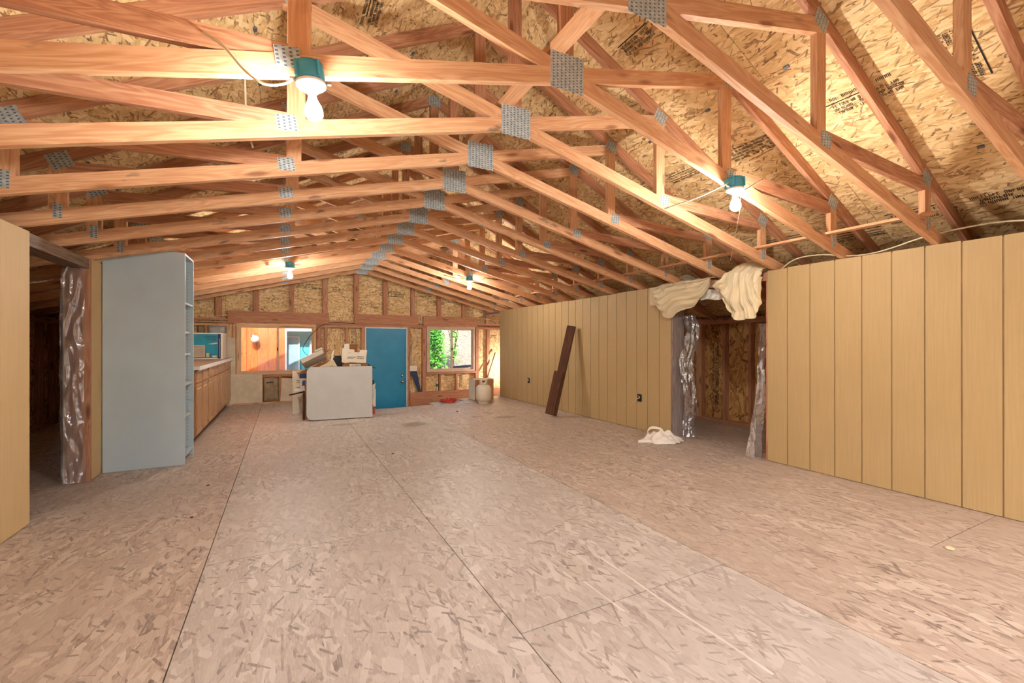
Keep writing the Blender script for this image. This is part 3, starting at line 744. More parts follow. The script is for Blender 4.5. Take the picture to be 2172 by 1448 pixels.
tube('black_wire', [(.735, YB - .006, 1.55), (.66, YB - .03, 1.52), (.487, YB - .06, 1.343), (.36, YB - .08, 1.14), (.335, YB - .08, 1.05), (.37, YB - .08, .98), (.43, YB - .07, .93)], .005, 'black', label='thin black wire drooping in front of the cedar window', cat='cable')
prism('fabric_strip', [(2.505, .545), (2.655, .545), (2.752, .082), (2.684, .078)], .012, 'denim', frame((0, YB - .003, 0), (1, 0, 0), (0, 0, 1), (0, -1, 0)), label='tapering dark blue strip below the switch plate', cat='fabric')
bx('wood_block', 2.515, 2.62, YB + .01, YB + .07, .0735, .10, 'card_w', label='small pale block on the bottom plate by the blue door', cat='block')
ct = empty('caulk_tube', (3.145, YB + .045, .0735), label='white caulk tube standing on the bottom plate under the leafy window', cat='tube')
Mc = Matrix.Translation((3.145, YB + .045, .0735))
lathe('cartridge', [(.024, 0), (.025, .004), (.025, .205), (.022, .212), (.008, .214)], 'card_w', Mc, ct, n=18)
lathe('nozzle', [(.008, .214), (.004, .27), (.001, .271)], 'white_edge', Mc, ct, n=12)
lathe('label_band', [(.0255, .10), (.0256, .102), (.0256, .16), (.0255, .162)], 'green', Mc, ct, n=18)
board('broom_stick', (4.33, 9.62, .36), (4.60, 9.755, .95), .022, .022, 'brown_wood', None, wdir=(0, 1, 0), bev=.006, label='thin dark stick leaning on the back wall behind the siding', cat='stick')
wk = empty('work_lamp', (4.78, 9.3, -.53), label='work lamp glowing on the strand board behind the tan wall end', cat='lamp')
Mw = Matrix.Translation((4.78, 9.3, -.53))
lathe('stand', [(.11, 0), (.11, .015), (.012, .03), (.012, 1.06), (.001, 1.061)], 'black', Mw, wk, n=16)
lathe('bulb', [(.004, 1.064), (.016, 1.08), (.030, 1.12), (.026, 1.15), (.001, 1.165)], 'bulb', Mw, wk, n=16)

# ---------------------------------------------------------------- tall shelf unit by the left wall
sh = empty('shelf_unit', (XL + .3, 5.45, 0), label='tall blue-grey shelf unit standing end-on against the left wall', cat='shelf unit')
SX0, SX1, SY0, SY1, SZ = XL + .002, -.849, 5.213, 5.675, 2.04
bx('side_panel', SX0, SX1, SY0, SY0 + .019, 0, SZ, 'shelf', sh, bev=.0015)
sp = bx('side_panel', SX0, SX1, SY1 - .019, SY1, 0, SZ, 'shelf', sh, bev=.0015)
bx('back_panel', SX0, SX0 + .006, SY0 + .019, SY1 - .019, .0, SZ, 'shelf', sh)
bx('top_panel', SX0 + .006, SX1, SY0 + .019, SY1 - .019, SZ - .019, SZ, 'shelf', sh)
bx('bottom_panel', SX0 + .006, SX1, SY0 + .019, SY1 - .019, .07, .089, 'shelf', sh)
for z, dep in ((1.56, 0), (1.278, .022), (1.06, .02), (.765, 0), (.445, .014)):
    s_ = bx('shelf_board', SX0 + .006, SX1 - .006 - dep, SY0 + .020, SY1 - .020, z - .009, z + .009, 'shelf', sh)
    bx('edge_band', SX1 - .006 - dep, SX1 - .004 - dep, SY0 + .020, SY1 - .020, z - .009, z + .009, 'shelf_edge', s_)
pinm = boxmesh(.006, .006, .002, 'hole')
for q in range(52):
    link('pin_hole', pinm, Matrix.Translation((SX1 - .05, SY1 - .0195, .16 + q * .035)) @ Matrix.Rotation(math.pi / 2, 4, 'X'), sp)
bx('edge_band', SX1, SX1 + .0015, SY1 - .019, SY1, 0, SZ, 'shelf_edge', sh)
bx('edge_band', SX1, SX1 + .0015, SY0, SY0 + .019, 0, SZ, 'shelf_edge', sh)

# ---------------------------------------------------------------- base cabinets and counter along the left wall
def raised(w, h, t, mat):
    key = ('raised', w, h, t, mat)
    if key in _cache: return _cache[key]
    me = boxmesh(w, h, t, mat).copy()
    bm = bmesh.new(); bm.from_mesh(me); bm.faces.ensure_lookup_table()
    top = max(bm.faces, key=lambda f: f.calc_center_median().z)
    k = min(w, h)
    for th, dp in ((min(.055, k * .2), 0), (.006, -.007), (.012, 0), (.022, .006)):
        if k - 2 * th > .02: bmesh.ops.inset_region(bm, faces=[top], thickness=th, depth=dp); k -= 2 * th
    bm.to_mesh(me); bm.free(); _cache[key] = me
    return me
def make_cabinet(y0):
    c = empty('base_cabinet', (-1.17, y0 + .4575, 0))
    bx('body', XL + .002, -.905, y0 + .001, y0 + .914, .09, .868, 'oak', c)
    bx('toe_kick', XL + .05, -.965, y0 + .001, y0 + .914, .0, .0895, 'brown_wood', c)
    for q in range(2):
        yc = y0 + .2365 + q * .441
        W = frame((-.895, yc, .405), (0, 0, 1), (0, 1, 0), (-1, 0, 0)); 
        W = frame((-.8945, yc, .405), (0, 0, 1), (0, -1, 0), (1, 0, 0)) if Vector((0, 0, 1)).cross(Vector((0, -1, 0))).x > 0 else W
        dr = link('cabinet_door', raised(.585, .415, .019, 'oak'), frame((-.8945, yc, .405), (0, 1, 0), (0, 0, 1), (1, 0, 0)) @ Matrix.Rotation(math.pi / 2, 4, 'Z'), c)
        dw = link('drawer', raised(.405, .135, .019, 'oak'), frame((-.8945, yc, .785), (0, 1, 0), (0, 0, 1), (1, 0, 0)), c)
        hy = yc + (-.212 if q == 0 else .212)
        for hz in (.19, .62): bx('hinge', -.8848, -.879, hy - .014, hy + .014, hz - .03, hz + .03, 'brass', dr, bev=.002)
    return c
cabs = ['oak base cabinet closest to the tall shelf unit', 'second oak base cabinet from the tall shelf unit', 'third oak base cabinet, under the near part of the air conditioner box', 'oak base cabinet in the back corner beside the drywall offcut']
c0 = make_cabinet(6.085)
for q in range(4):
    c = c0 if q == 0 else copy_tree(c0)
    c.location.y = 6.085 + .4575 + .9155 * q
    tag(c, cabs[q], 'cabinet', 'base cabinets along the left wall')
wt = bx('worktop', XL + .001, -.856, 6.04, YB - .016, .8685, .906, 'countertop', label='long brown laminate worktop with a white front edge', cat='worktop')
bx('front_edge', -.856, -.846, 6.04, YB - .016, .862, .907, 'white_edge', wt)
bx('end_cap', XL + .001, -.856, 6.034, 6.04, .8685, .906, 'white_edge', wt)

ac = empty('air_conditioner_box', (-1.17, 9.08, .907), label='teal printed air conditioner carton on the worktop', cat='box')
Y0 = 8.82
bx('carton', -1.44, -.915, Y0, 9.35, .9075, 1.345, 'card_w', ac, bev=.002)
pr = bx('front_print', -1.425, -.99, Y0 - .0012, Y0, .925, 1.325, 'ac_blue', ac)
bx('side_stripe', -.988, -.945, Y0 - .0012, Y0, .915, 1.328, 'navy', ac)
bx('unit_picture', -1.40, -1.165, Y0 - .0022, Y0 - .0012, .945, 1.14, 'ac_cream', pr)
bx('unit_picture', -1.40, -1.18, Y0 - .003, Y0 - .0022, .955, 1.09, 'card_g', pr)
bx('grille_picture', -1.39, -1.18, Y0 - .003, Y0 - .0022, 1.10, 1.13, 'card_g', pr)
bx('remote_picture', -1.148, -1.106, Y0 - .0022, Y0 - .0012, .944, 1.012, 'card_c', pr)
bx('badge', -1.062, -1.002, Y0 - .0022, Y0 - .0012, .94, .967, 'card_w', pr)
prism('swoosh_print', [(-1.13, 1.16), (-1.05, 1.175), (-.99, 1.19), (-.99, 1.165), (-1.06, 1.155)], .001, 'card_c', frame((0, Y0 - .0012, 0), (1, 0, 0), (0, 0, 1), (0, -1, 0)), pr)
def text(s, size, o, ex, ey, ez, mat, par, name='lettering'):
    cu = bpy.data.curves.new(name, 'FONT'); cu.body = s; cu.size = size; cu.extrude = .0003; cu.align_x = 'CENTER'
    cu.materials.append(MT[mat])
    tmp = bpy.data.objects.new('tmp', cu); COL.objects.link(tmp); bpy.context.view_layer.update()
    me = bpy.data.meshes.new_from_object(tmp.evaluated_get(bpy.context.evaluated_depsgraph_get())); bpy.data.objects.remove(tmp)
    return link(name, me, frame(o, ex, ey, ez), par)
text('12000 BTU', .042, (-1.09, Y0 - .0017, 1.265), (1, 0, 0), (0, 0, 1), (0, -1, 0), 'navy', pr)
text('10.8 EER', .038, (-1.075, Y0 - .0017, 1.225), (1, 0, 0), (0, 0, 1), (0, -1, 0), 'navy', pr)
link('logo_print', stamp(.07, .03, 1, 71, 'red'), frame((-1.275, Y0 - .0018, 1.30), (1, 0, 0), (0, 0, 1), (0, -1, 0)), pr)
link('stripe_print', stamp(.36, .022, 1, 72, 'card_w'), frame((-.966, Y0 - .0018, 1.12), (0, 0, 1), (-1, 0, 0), (0, -1, 0)), ac)

# ---------------------------------------------------------------- pile of boxes behind the white folding table top
def rounded_panel(w, h, rl, rr_):
    pts = []
    for (cx, cy, r, a0) in ((w - rr_, rr_, rr_, -90), (w - rr_, h - rr_, rr_, 0), (rl, h - rl, rl, 90), (rl, rl, rl, 180)):
        for q in range(7):
            a = math.radians(a0 + 15 * q); pts.append((cx + r * math.cos(a), cy + r * math.sin(a)))
    return pts
tt = empty('folding_table_top', (.76, 7.22, 0), label='white folding table panel stood on edge before the box pile', cat='table panel')
ex = Vector((.93, -.085, 0)).normalized(); up = Vector((0.0, .075, 1)).normalized(); nz_ = ex.cross(up).normalized(); up = nz_.cross(ex)
up = -up if up.z < 0 else up
Wt = frame((.300, 7.272, .012), ex, up, ex.cross(up))
prism('panel', rounded_panel(.945, .80, .085, .006), .028, 'white', Wt, tt)
rp = rounded_panel(.951, .806, .088, .008)
prism('edge_rim', [(x - .003, y - .003) for x, y in rp], .020, 'black', Wt @ Matrix.Translation((0, 0, -.0205 + .024)), tt)

def carton(name, x0, x1, y0, y1, z0, z1, label, mat='card', M=None, flaps=()):
    c = empty(name, ((x0 + x1) / 2, (y0 + y1) / 2, z0), label=label, cat='box')
    t = .006
    bx('base', x0, x1, y0, y1, z0, z0 + t, mat, c, M=M)
    bx('wall', x0, x1, y0, y0 + t, z0 + t, z1, mat, c, M=M); bx('wall', x0, x1, y1 - t, y1, z0 + t, z1, mat, c, M=M)
    bx('wall', x0, x0 + t, y0 + t, y1 - t, z0 + t, z1, mat, c, M=M); bx('wall', x1 - t, x1, y0 + t, y1 - t, z0 + t, z1, mat, c, M=M)
    return c
carton('cardboard_box', .36, .84, 7.55, 8.0, 0.0, .66, 'big brown carton hidden behind the white panel, cedar window side')
carton('cardboard_box', .86, 1.26, 7.62, 8.02, 0.0, .66, 'big brown carton behind the white panel, blue door side')
# carton with raised white flaps
o1 = carton('cardboard_box', .865, 1.245, 7.66, 7.98, .662, .84, 'open brown carton with printed white flaps standing on the pile')
Yf = 7.645
fp = prism('front_flap', [(.865, .865), (1.21, .845), (1.235, 1.058), (1.12, 1.063), (1.115, 1.025), (1.035, 1.025), (1.03, 1.07), (.935, 1.075)], .005, 'card_w', frame((0, Yf, 0), (1, 0, 0), (0, 0, 1), (0, -1, 0)), o1)
prism('side_flap', [(.835, .865), (.905, .845), (.935, 1.075), (.845, 1.096)], .005, 'card_w', frame((0, Yf - .007, 0), (1, 0, 0), (0, 0, 1), (0, -1, 0)), o1)
link('print', stamp(.12, .05, 4, 61), frame((1.13, Yf - .0062, .935), (1, 0, -.03), (.03, 0, 1), (0, -1, 0)), fp)
link('print', stamp(.14, .035, 3, 62), frame((.985, Yf - .0062, .935), (1, 0, -.03), (.03, 0, 1), (0, -1, 0)), fp)
link('print', stamp(.035, .012, 1, 63), frame((.965, Yf - .0062, 1.02), (1, 0, -.03), (.03, 0, 1), (0, -1, 0)), fp)
bx('rear_flap', .915, .995, 7.985, 7.99, .84, 1.165, 'card_w', o1)
bx('rear_flap', 1.0, 1.13, 7.985, 7.99, .84, 1.155, 'card_in', o1)
bx('shipping_label', .96, 1.135, 7.6585, 7.66, .75, .83, 'card_w', o1)
link('print', stamp(.15, .06, 5, 64, 'navy'), frame((1.05, 7.6575, .79), (1, 0, 0), (0, 0, 1), (0, -1, 0)), o1)
prism('side_flap', [(1.245, .835), (1.39, .75), (1.385, .742), (1.245, .82)], .2, 'black', frame((0, 7.93, 0), (1, 0, 0), (0, 0, 1), (0, -1, 0)), o1)
# shallow grey box tipped on the left
Mg = Matrix.Translation((.415, 7.63, .935)) @ Matrix.Rotation(-math.radians(27), 4, 'Y') @ Matrix.Rotation(math.radians(-28), 4, 'X')
g = empty('shoe_box', (.415, 7.66, .75), label='shallow grey box tipped up on top of the pile near the cedar window', cat='box')
bx('tray', -.18, .17, -.12, .12, -.055, .02, 'card_g', g, M=Mg)
bx('lid', -.19, .05, -.11, .13, .02, .032, 'card_w', g, M=Mg)
bx('lid', .055, .18, -.13, .125, .02, .05, 'card_g', g, M=Mg)
bx('lid_hole', -.03, .0, .01, .04, .032, .034, 'black', g, M=Mg)
Mt = Matrix.Translation((.36, 7.76, .725)) @ Matrix.Rotation(-math.radians(22), 4, 'Y')
g2 = empty('carton_flat', (.36, 7.7, .68), label='pale brown carton underneath the tipped grey box', cat='box')
bx('carton', -.16, .25, -.10, .12, -.04, .04, 'card', g2, M=Mt, bev=.002)
bx('end_flap', -.175, -.16, -.10, .12, -.04, .06, 'card_g', g2, M=Mt)
# cream carton leaning on a corner
Mcr = Matrix.Translation((.640, 7.50, .765)) @ Matrix.Rotation(-math.radians(27), 4, 'Y')
g3 = empty('cream_box', (.655, 7.6, .66), label='cream carton tilted on its corner in the middle of the pile', cat='box')
bx('carton', -.21, .115, -.045, .045, -.10, .10, 'card_c', g3, M=Mcr, bev=.002)
link('print', stamp(.08, .016, 1, 65), Mcr @ frame((.03, -.0465, .035), (1, 0, 0), (0, 0, 1), (0, -1, 0)), g3)
prism('paper_flap', [(.655, .76), (.70, .76), (.735, 1.055), (.722, 1.062), (.705, 1.02)], .004, 'card_w', frame((0, 7.80, 0), (1, 0, 0), (0, 0, 1), (0, -1, 0)), label='upright white cardboard flap between the tipped box and the printed flaps', cat='cardboard')
tb = empty('tool_case', (.79, 7.86, .662), label='black case lying among the cartons', cat='case')
bx('case_body', .71, .86, 7.80, 7.97, .662, .93, 'black', tb, bev=.008); bx('case_lid', .755, .85, 7.81, 7.96, .93, .962, 'black', tb, bev=.005)
# left of the pile
wbx = empty('white_carton', (.2, 8.3, 0), label='tall white carton with red print standing by the back wall', cat='box')
bx('carton', .125, .30, 8.18, 8.5, 0, .70, 'card_w', wbx, bev=.003)
link('print', stamp(.06, .13, 3, 66, 'red'), frame((.215, 8.1785, .39), (1, 0, 0), (0, 0, 1), (0, -1, 0)), wbx)
link('print', stamp(.06, .06, 2, 67, 'green'), frame((.215, 8.1785, .53), (1, 0, 0), (0, 0, 1), (0, -1, 0)), wbx)
link('print', stamp(.05, .04, 1, 68), frame((.2, 8.1785, .63), (1, 0, 0), (0, 0, 1), (0, -1, 0)), wbx)
board('white_stick', (.135, 7.50, .458), (.33, 7.53, .435), .03, .012, 'white_edge', None, wdir=(0, 0, 1), bev=.003, label='white stick poking out of the pile towards the cabinets', cat='stick')
board('brown_stick', (.07, 7.55, .376), (.345, 7.57, .43), .022, .02, 'brown_wood', None, wdir=(0, 0, 1), bev=.004, label='short brown stick poking out below the white stick', cat='stick')
bx('plastic_block', .215, .345, 7.50, 7.54, .63, .705, 'navy', label='navy blue plastic piece sticking out at the top of the pile', cat='plastic', bev=.006)
def ragfn(u, v):
    return (.25 + .11 * u, 7.49 + .012 * math.sin(9 * u + 5 * v), .51 + .085 * v + .01 * math.sin(7 * u))
sheet('cloth_rag', ragfn, 10, 8, 'blue', label='lavender blue rag hanging at the edge of the white panel', cat='rag', thick=.006)
bx('wood_plank', .255, .285, 7.43, 7.50, .0, .44, 'brown_wood', label='dark plank end standing beside the white panel', cat='plank', bev=.002)
bx('wood_plank', .288, .335, 7.46, 7.50, .0, .60, 'card', label='brown board edge standing next to the dark plank end', cat='plank', bev=.002)
# right of the pile
tub = empty('plastic_tub', (1.34, 7.78, 0), label='white plastic tub with a green stripe beside the blue door', cat='tub')
bx('tub_body', 1.27, 1.38, 7.66, 7.9, .10, .40, 'card_w', tub, bev=.01)
prism('tub_flap', [(1.28, .24), (1.335, .22), (1.355, .30), (1.372, .50), (1.28, .44)], .006, 'white', frame((0, 7.655, 0), (1, 0, 0), (0, 0, 1), (0, -1, 0)), tub)
bx('green_stripe', 1.27, 1.288, 7.645, 7.66, .28, .42, 'green', tub)
bx('tub_foot', 1.28, 1.34, 7.68, 7.88, 0, .10, 'card_g', tub)
bx('dark_pouch', 1.27, 1.36, 7.70, 7.84, .4005, .55, 'black', label='black pouch stuffed on top of the white tub', cat='pouch', bev=.015)
prism('red_bag', [(1.262, 0), (1.34, 0), (1.33, .10), (1.30, .165), (1.262, .12)], .09, 'red', frame((0, 7.60, 0), (1, 0, 0), (0, 0, 1), (0, -1, 0)), label='small red bag on the floor beside the white panel', cat='bag')
prism('dust_pan', [(1.345, 0), (1.47, 0), (1.44, .018), (1.36, .075), (1.345, .07)], .14, 'card_g', frame((0, 7.68, 0), (1, 0, 0), (0, 0, 1), (0, -1, 0)), label='grey dustpan on the floor at the foot of the tub', cat='dustpan')

# ---------------------------------------------------------------- propane tank, box and cord by the landing
pt = empty('propane_tank', (3.47, 7.90, 0), label='cream propane cylinder standing before the cardboard box', cat='gas cylinder')
Mp = Matrix.Translation((3.47, 7.90, 0))
lathe('foot_ring', [(.098, 0), (.104, 0), (.104, .045), (.098, .045)], 'tank', Mp, pt, n=28)
lathe('body', [(.02, .030), (.09, .036), (.132, .062), (.152, .10), (.156, .14), (.156, .262), (.150, .300), (.130, .336), (.095, .360), (.05, .373), (.015, .376)], 'tank', Mp, pt, n=36)
def collar(u, v):
    a = math.radians(-60 + 300 * u) + math.radians(10)
    return (3.47 + .080 * math.cos(a), 7.90 + .080 * math.sin(a), .352 + .115 * v)
def collar_front():
    vs_, fs = [], []
    n = 40
    for i in range(n + 1):
        a = 2 * math.pi * i / n
        for zz in (.345, .405, .448, .472):
            vs_.append((3.47 + .082 * math.cos(a), 7.90 + .082 * math.sin(a), zz))
    for i in range(n):
        a = math.degrees(2 * math.pi * (i + .5) / n)
        for j in range(3):
            if j == 1 and (225 < a < 272 or 40 < a < 140): continue
            k = i * 4 + j; fs.append((k, k + 4, k + 5, k + 1))
    o = link('collar', meshdata('collar', vs_, fs, 'tank', True), None, pt)
    md = o.modifiers.new('solid', 'SOLIDIFY'); md.thickness = .004
collar_front()
lathe('valve', [(.022, .374), (.022, .40), (.014, .402), (.014, .425), (.024, .428), (.024, .44), (.001, .441)], 'brass', Mp, pt, n=14)
cb = carton('cardboard_box', 3.46, 3.88, 8.31, 8.64, 0.0, .425, 'brown carton with torn white side behind the propane cylinder')
bx('paper_side', 3.455, 3.4595, 8.31, 8.64, .01, .43, 'card_w', cb)
prism('top_flap', [(3.45, 0), (3.89, 0), (3.86, .20), (3.47, .19)], .005, 'card_w', frame((0, 8.30, .427), (1, 0, 0), (0, 1, .06), (0, -.06, 1)), cb)
bx('shipping_label', 3.4535, 3.455, 8.36, 8.50, .15, .28, 'paint_w', cb)
bx('plywood_offcut', 2.50, 3.26, 7.99, 8.38, .0005, .012, 'osb_floor', label='loose strand board offcut overhanging the landing under the red cord', cat='board')
pts = []
for q in range(144):
    a = q * 2 * math.pi / 16 + .05 * math.sin(q); r = .135 + .04 * math.sin(q * .41) + .012 * math.sin(q * 1.7)
    pts.append((2.83 + r * math.cos(a), 8.19 + r * .8 * math.sin(a), .028 + .040 * abs(math.sin(q * .29)) + .012 * (q / 144) + .006 * math.sin(q * 2.3)))
tube('extension_cord', pts, .010, 'red', k=3, n=6, label='coiled red extension cord lying by the landing edge', cat='cord')
tube('wire_hoop', [(2.80, 8.22, .07), (2.79, 8.23, .13), (2.83, 8.24, .16), (2.87, 8.23, .12), (2.865, 8.22, .07)], .003, 'cable', label='thin wire hoop standing up from the red cord', cat='wire')

# ---------------------------------------------------------------- boards leaning on the right wall
Vb, Vt = Vector((3.80, 5.93, .0)), Vector((4.175, 5.93, 1.452))
dv = (Vt - Vb).normalized()
wd = Vector((-.62, .78, 0)); wd = (wd - dv * wd.dot(dv)).normalized()
nrm = dv.cross(wd); nrm = nrm if nrm.y < 0 else -nrm
board('leaning_board', Vb + Vector((0, 0, .022)), Vt, .140, .040, 'brown_wood', None, wdir=wd, bev=.003, label='long dark stained plank leaning on the tan siding', cat='plank')
a2 = Vb + nrm * .042 + wd * .03 + Vector((0, 0, .028)); b2 = a2 + dv * .70
board('leaning_board', a2, b2, .145, .038, 'brown_wood', None, wdir=wd, bev=.003, label='short dark stained plank resting against the long leaning plank', cat='plank')

# ---------------------------------------------------------------- outlet boxes with loose wires
for (y, z, lab, lab2) in ((7.52, .44, 'black outlet box in the tan siding near the propane cylinder', 0), (4.485, .432, 'black outlet box in the tan siding near the curtained opening', 1)):
    e = empty('outlet_box', (XR, y, z), label=lab, cat='outlet')
    bx('box', XR - .004, XR + .002, y - .036, y + .036, z - .05, z + .05, 'black', e)
    tube('loose_wire', [(XR - .004, y, z - .005), (XR - .03, y + .01, z - .01), (XR - .05, y + .05, z - .05), (XR - .045, y + .09, z - .09), (XR - .05, y + .12, z - .13)], .004, 'cable', e)
    tube('loose_wire', [(XR - .004, y, z + .02), (XR - .02, y - .005, z + .022), (XR - .018, y - .02, z + .0)], .0045, 'white_edge', e)

# ---------------------------------------------------------------- cloth over the opening
def path(pts, u):
    n = len(pts) - 1; f = min(u * n, n - 1e-6); i = int(f); t = f - i
    p = [Vector((q[0], q[1], 0)) for q in pts]
    p0, p1, p2, p3 = p[max(i - 1, 0)], p[i], p[i + 1], p[min(i + 2, n)]
    return 0.5 * ((2 * p1) + (p2 - p0) * t + (2 * p0 - 5 * p1 + 4 * p2 - p3) * t * t + (3 * p1 - p0 - 3 * p2 + p3) * t ** 3)
def drape(name, top, bot, label, foldfn, seed, depth=.05, nu=110, nv=70):
    def fn(u, v):
        back = 0.0
        if v < .12:                                   # over the wall top and down behind
            w = v / .12
            a = path(top, u)
            return (XR - .012 + .14 * (1 - w) ** .8, a.x, a.y + .012 + .02 * math.sin(w * math.pi) + .006 * math.sin(u * 60))
        vv = (v - .12) / .88
        a, b = path(top, u), path(bot, u)
        p = a.lerp(b, vv)
        f, g_ = foldfn(u, vv)
        n1 = noise.noise(Vector((u * 6 + seed, vv * 5, seed)))
        e = min(1, vv * 6)
        return (XR - .014 - (depth * math.sin(math.pi * min(1, vv * .9)) + f + .018 * max(n1, -.5)) * e, p.x + g_ * e, p.y + .014 * (1 - vv) )
    o = sheet(name, fn, nu, nv, 'muslin', label=label, cat='cloth', thick=.003)
    return o
def ridged(x): return 1 - abs(2 * (x % 1.0) - 1)
def soft(x): return abs(math.sin(math.pi * x))
def f1(u, v):
    w = noise.noise(Vector((u * 1.6, v * 1.2, 4.2)))
    q = v * 4.2 + 1.5 * math.sin(math.pi * u) + .8 * u + .5 * w
    return (.050 * soft(q) * min(1, .3 + v) + .020 * soft(u * 9 + .6 * v + w) * (1 - v) ** 1.3 + .007 * soft(q * 2.6 + .3), .012 * w)
drape('cloth_swag', [(4.135, 1.885), (4.07, 1.90), (3.97, 1.90), (3.75, 1.90), (3.52, 1.895), (3.31, 1.89)], [(4.13, 1.695), (4.03, 1.55), (3.91, 1.475), (3.76, 1.545), (3.66, 1.575), (3.54, 1.61), (3.43, 1.70), (3.325, 1.865)], 'cream cloth swag draped over the wall top beside the opening, far half', f1, 2.3)
def f2(u, v):
    w = noise.noise(Vector((u * 1.5, v * 1.8, 1.7)))
    q = u * 5.5 + .7 * w + .5 * math.sin(2.6 * v)
    return (.065 * soft(q) * (1 - .35 * v) + .018 * soft(q * 2.6 + v) + .09 * max(0, v - .5) * soft(v * 3 + u), .016 * w)
drape('cloth_swag', [(3.10, 1.905), (3.06, 1.965), (2.97, 1.985), (2.88, 1.975), (2.80, 1.93), (2.709, 1.905)], [(3.25, 1.77), (3.15, 1.68), (3.06, 1.50), (2.97, 1.41), (2.86, 1.415), (2.765, 1.43), (2.732, 1.56), (2.710, 1.82)], 'cream cloth bunch hanging over the opening, half toward the camera', f2, 5.1, depth=.07)
def flat(u, v):
    return (XR - .006 - .004 * math.sin(u * 7 + v * 3) - .02 * u, 4.292 - .19 * u, 1.895 - (.228 + .02 * u) * v)
sheet('cloth_end', flat, 16, 12, 'muslin', label='flat cream cloth end lying on the siding left of the swag', cat='cloth', thick=.003)
def rail(u, v):
    return (XR + .012 - .012 * abs(math.sin(u * 23 + 2 * v)) - .006 * math.sin(v * 9), 3.5 - .52 * u, 1.775 - .115 * v + .01 * math.sin(u * 11))
sheet('cloth_rail', rail, 60, 16, 'muslin_w', label='wrinkled white cloth strip stretched across the opening between the swags', cat='cloth', thick=.004)
def knot(u, v):
    return (XR + .15 + .10 * u + .01 * math.sin(v * 17), 4.02 - .30 * u + .06 * v, 1.90 + .12 * math.sin(math.pi * (.15 + .8 * u)) * (1 - .45 * v) + .01 * math.sin(v * 23))
sheet('cloth_tail', knot, 24, 16, 'muslin_w', label='white cloth tail lying over the truss behind the far swag', cat='cloth', thick=.003)

# ---------------------------------------------------------------- crumpled clear plastic
def poly_sheet(name, fn, nu, nv, label, amp, seed, axis, fs_=6.5):
    ax = Vector(axis)
    def g_(u, v):
        p = Vector(fn(u, v))
        q = p * fs_
        n1 = noise.noise(Vector((q.x + seed, q.y * .9, q.z * .55)))
        r = 1 - abs(noise.noise(Vector((q.x * 2.6, q.y * 2.6 + seed, q.z * .7)))) * 2
        r2 = 1 - abs(noise.noise(Vector((q.x * 4.6 + seed, q.y * 4.6, q.z * 3.0)))) * 2
        return p + ax * amp * (1.0 * n1 + 1.0 * r + .22 * r2)
    return sheet(name, g_, nu, nv, 'poly', label=label, cat='plastic sheet', smooth=True)
poly_sheet('plastic_wrap', lambda u, v: (XL - .165 + .150 * u - .01 * math.sin(v * 3), 4.905, .01 + 1.80 * v), 40, 190, 'crumpled clear plastic over the wall end beside the blue-grey shelf unit', .016, 1.0, (0, -1, 0))
poly_sheet('plastic_wrap', lambda u, v: (XL - .03 - .14 * u, 3.985 + .02 * math.sin(v * 8), .05 + 1.2 * v), 14, 60, 'sliver of clear plastic behind the camera-side wall edge', .014, 4.0, (0, 1, 0))
poly_sheet('plastic_wrap', lambda u, v: (XR + .09 + .17 * u + .03 * math.sin(v * 9), 3.855 - .05 * u + .02 * math.sin(v * 13), .01 + 1.5 * v), 34, 150, 'clear plastic torn down the far jamb of the curtained opening', .022, 7.0, (0, -1, 0))
def skirt(u, v):
    w = .02 + .13 * (1 - v) ** 1.5
    return (XR - .015 + .11 * (u - .25) - .02 * (1 - v), 2.745 + w * (.3 + .9 * math.sin(u * math.pi)), .008 + 1.36 * v ** 1.15)
poly_sheet('plastic_wrap', skirt, 40, 150, 'clear plastic bunched at the foot of the near jamb of the opening', .016, 11.0, (-.4, 1, 0))

# ---------------------------------------------------------------- plastic carrier bag on the floor
cbg = empty('carrier_bag', (4.03, 3.83, 0), label='crumpled white carrier bag lying on the floor by the opening', cat='bag')
e1 = Vector((.49, -.26, 0)).normalized(); e2 = Vector((.46, .87, 0)).normalized()
base = Vector((3.99, 3.815, 0))
def bagfn(u, v):
    a = 2 * math.pi * u; 
    outl = 1 + .10 * math.sin(3 * a + .6) + .06 * math.sin(5 * a) + .04 * math.sin(9 * a)
    rr = (1 - v) * outl
    h = .088 * (1 - (1 - v) ** 2.2) * (1 + .35 * math.sin(a * 2 + .5)) + .022 * noise.noise(Vector((math.cos(a) * 3 * (1 - v), math.sin(a) * 3 * (1 - v), v * 4))) + .03 * (1 - abs(noise.noise(Vector((math.cos(a) * 2.2 * (1 - v) + 4, math.sin(a) * 2.2 * (1 - v), .3)))) * 3) * min(1, v * 3)
    p = base + e1 * (.235 * rr * math.cos(a)) + e2 * (.15 * rr * math.sin(a))
    return (p.x, p.y, max(.003, h + .003))
sheet('bag_body', bagfn, 64, 26, 'bag', cbg, thick=.002, smooth=True)
def strap(pts_, w):
    P = spline(pts_, 8); n = len(P) - 1
    def fn(u, v):
        p = P[min(n, int(round(u * n)))]
        return (p.x, p.y, p.z + w * (v - .5))
    return sheet('handle', fn, n, 3, 'bag', cbg, thick=.004)
b_ = base - e1 * .16
strap([tuple(b_ + e1 * .06 + e2 * .02 + Vector((0, 0, .03))), tuple(b_ - e1 * .0 + e2 * .04 + Vector((0, 0, .10))), tuple(b_ + e1 * .05 + e2 * .06 + Vector((0, 0, .155))), tuple(b_ + e1 * .16 + e2 * .06 + Vector((0, 0, .14))), tuple(b_ + e1 * .20 + e2 * .04 + Vector((0, 0, .09)))], .03)
strap([tuple(b_ - e1 * .14 - e2 * .06 + Vector((0, 0, .018))), tuple(b_ - e1 * .06 - e2 * .08 + Vector((0, 0, .022))), tuple(b_ + e1 * .06 - e2 * .08 + Vector((0, 0, .03)))], .034)

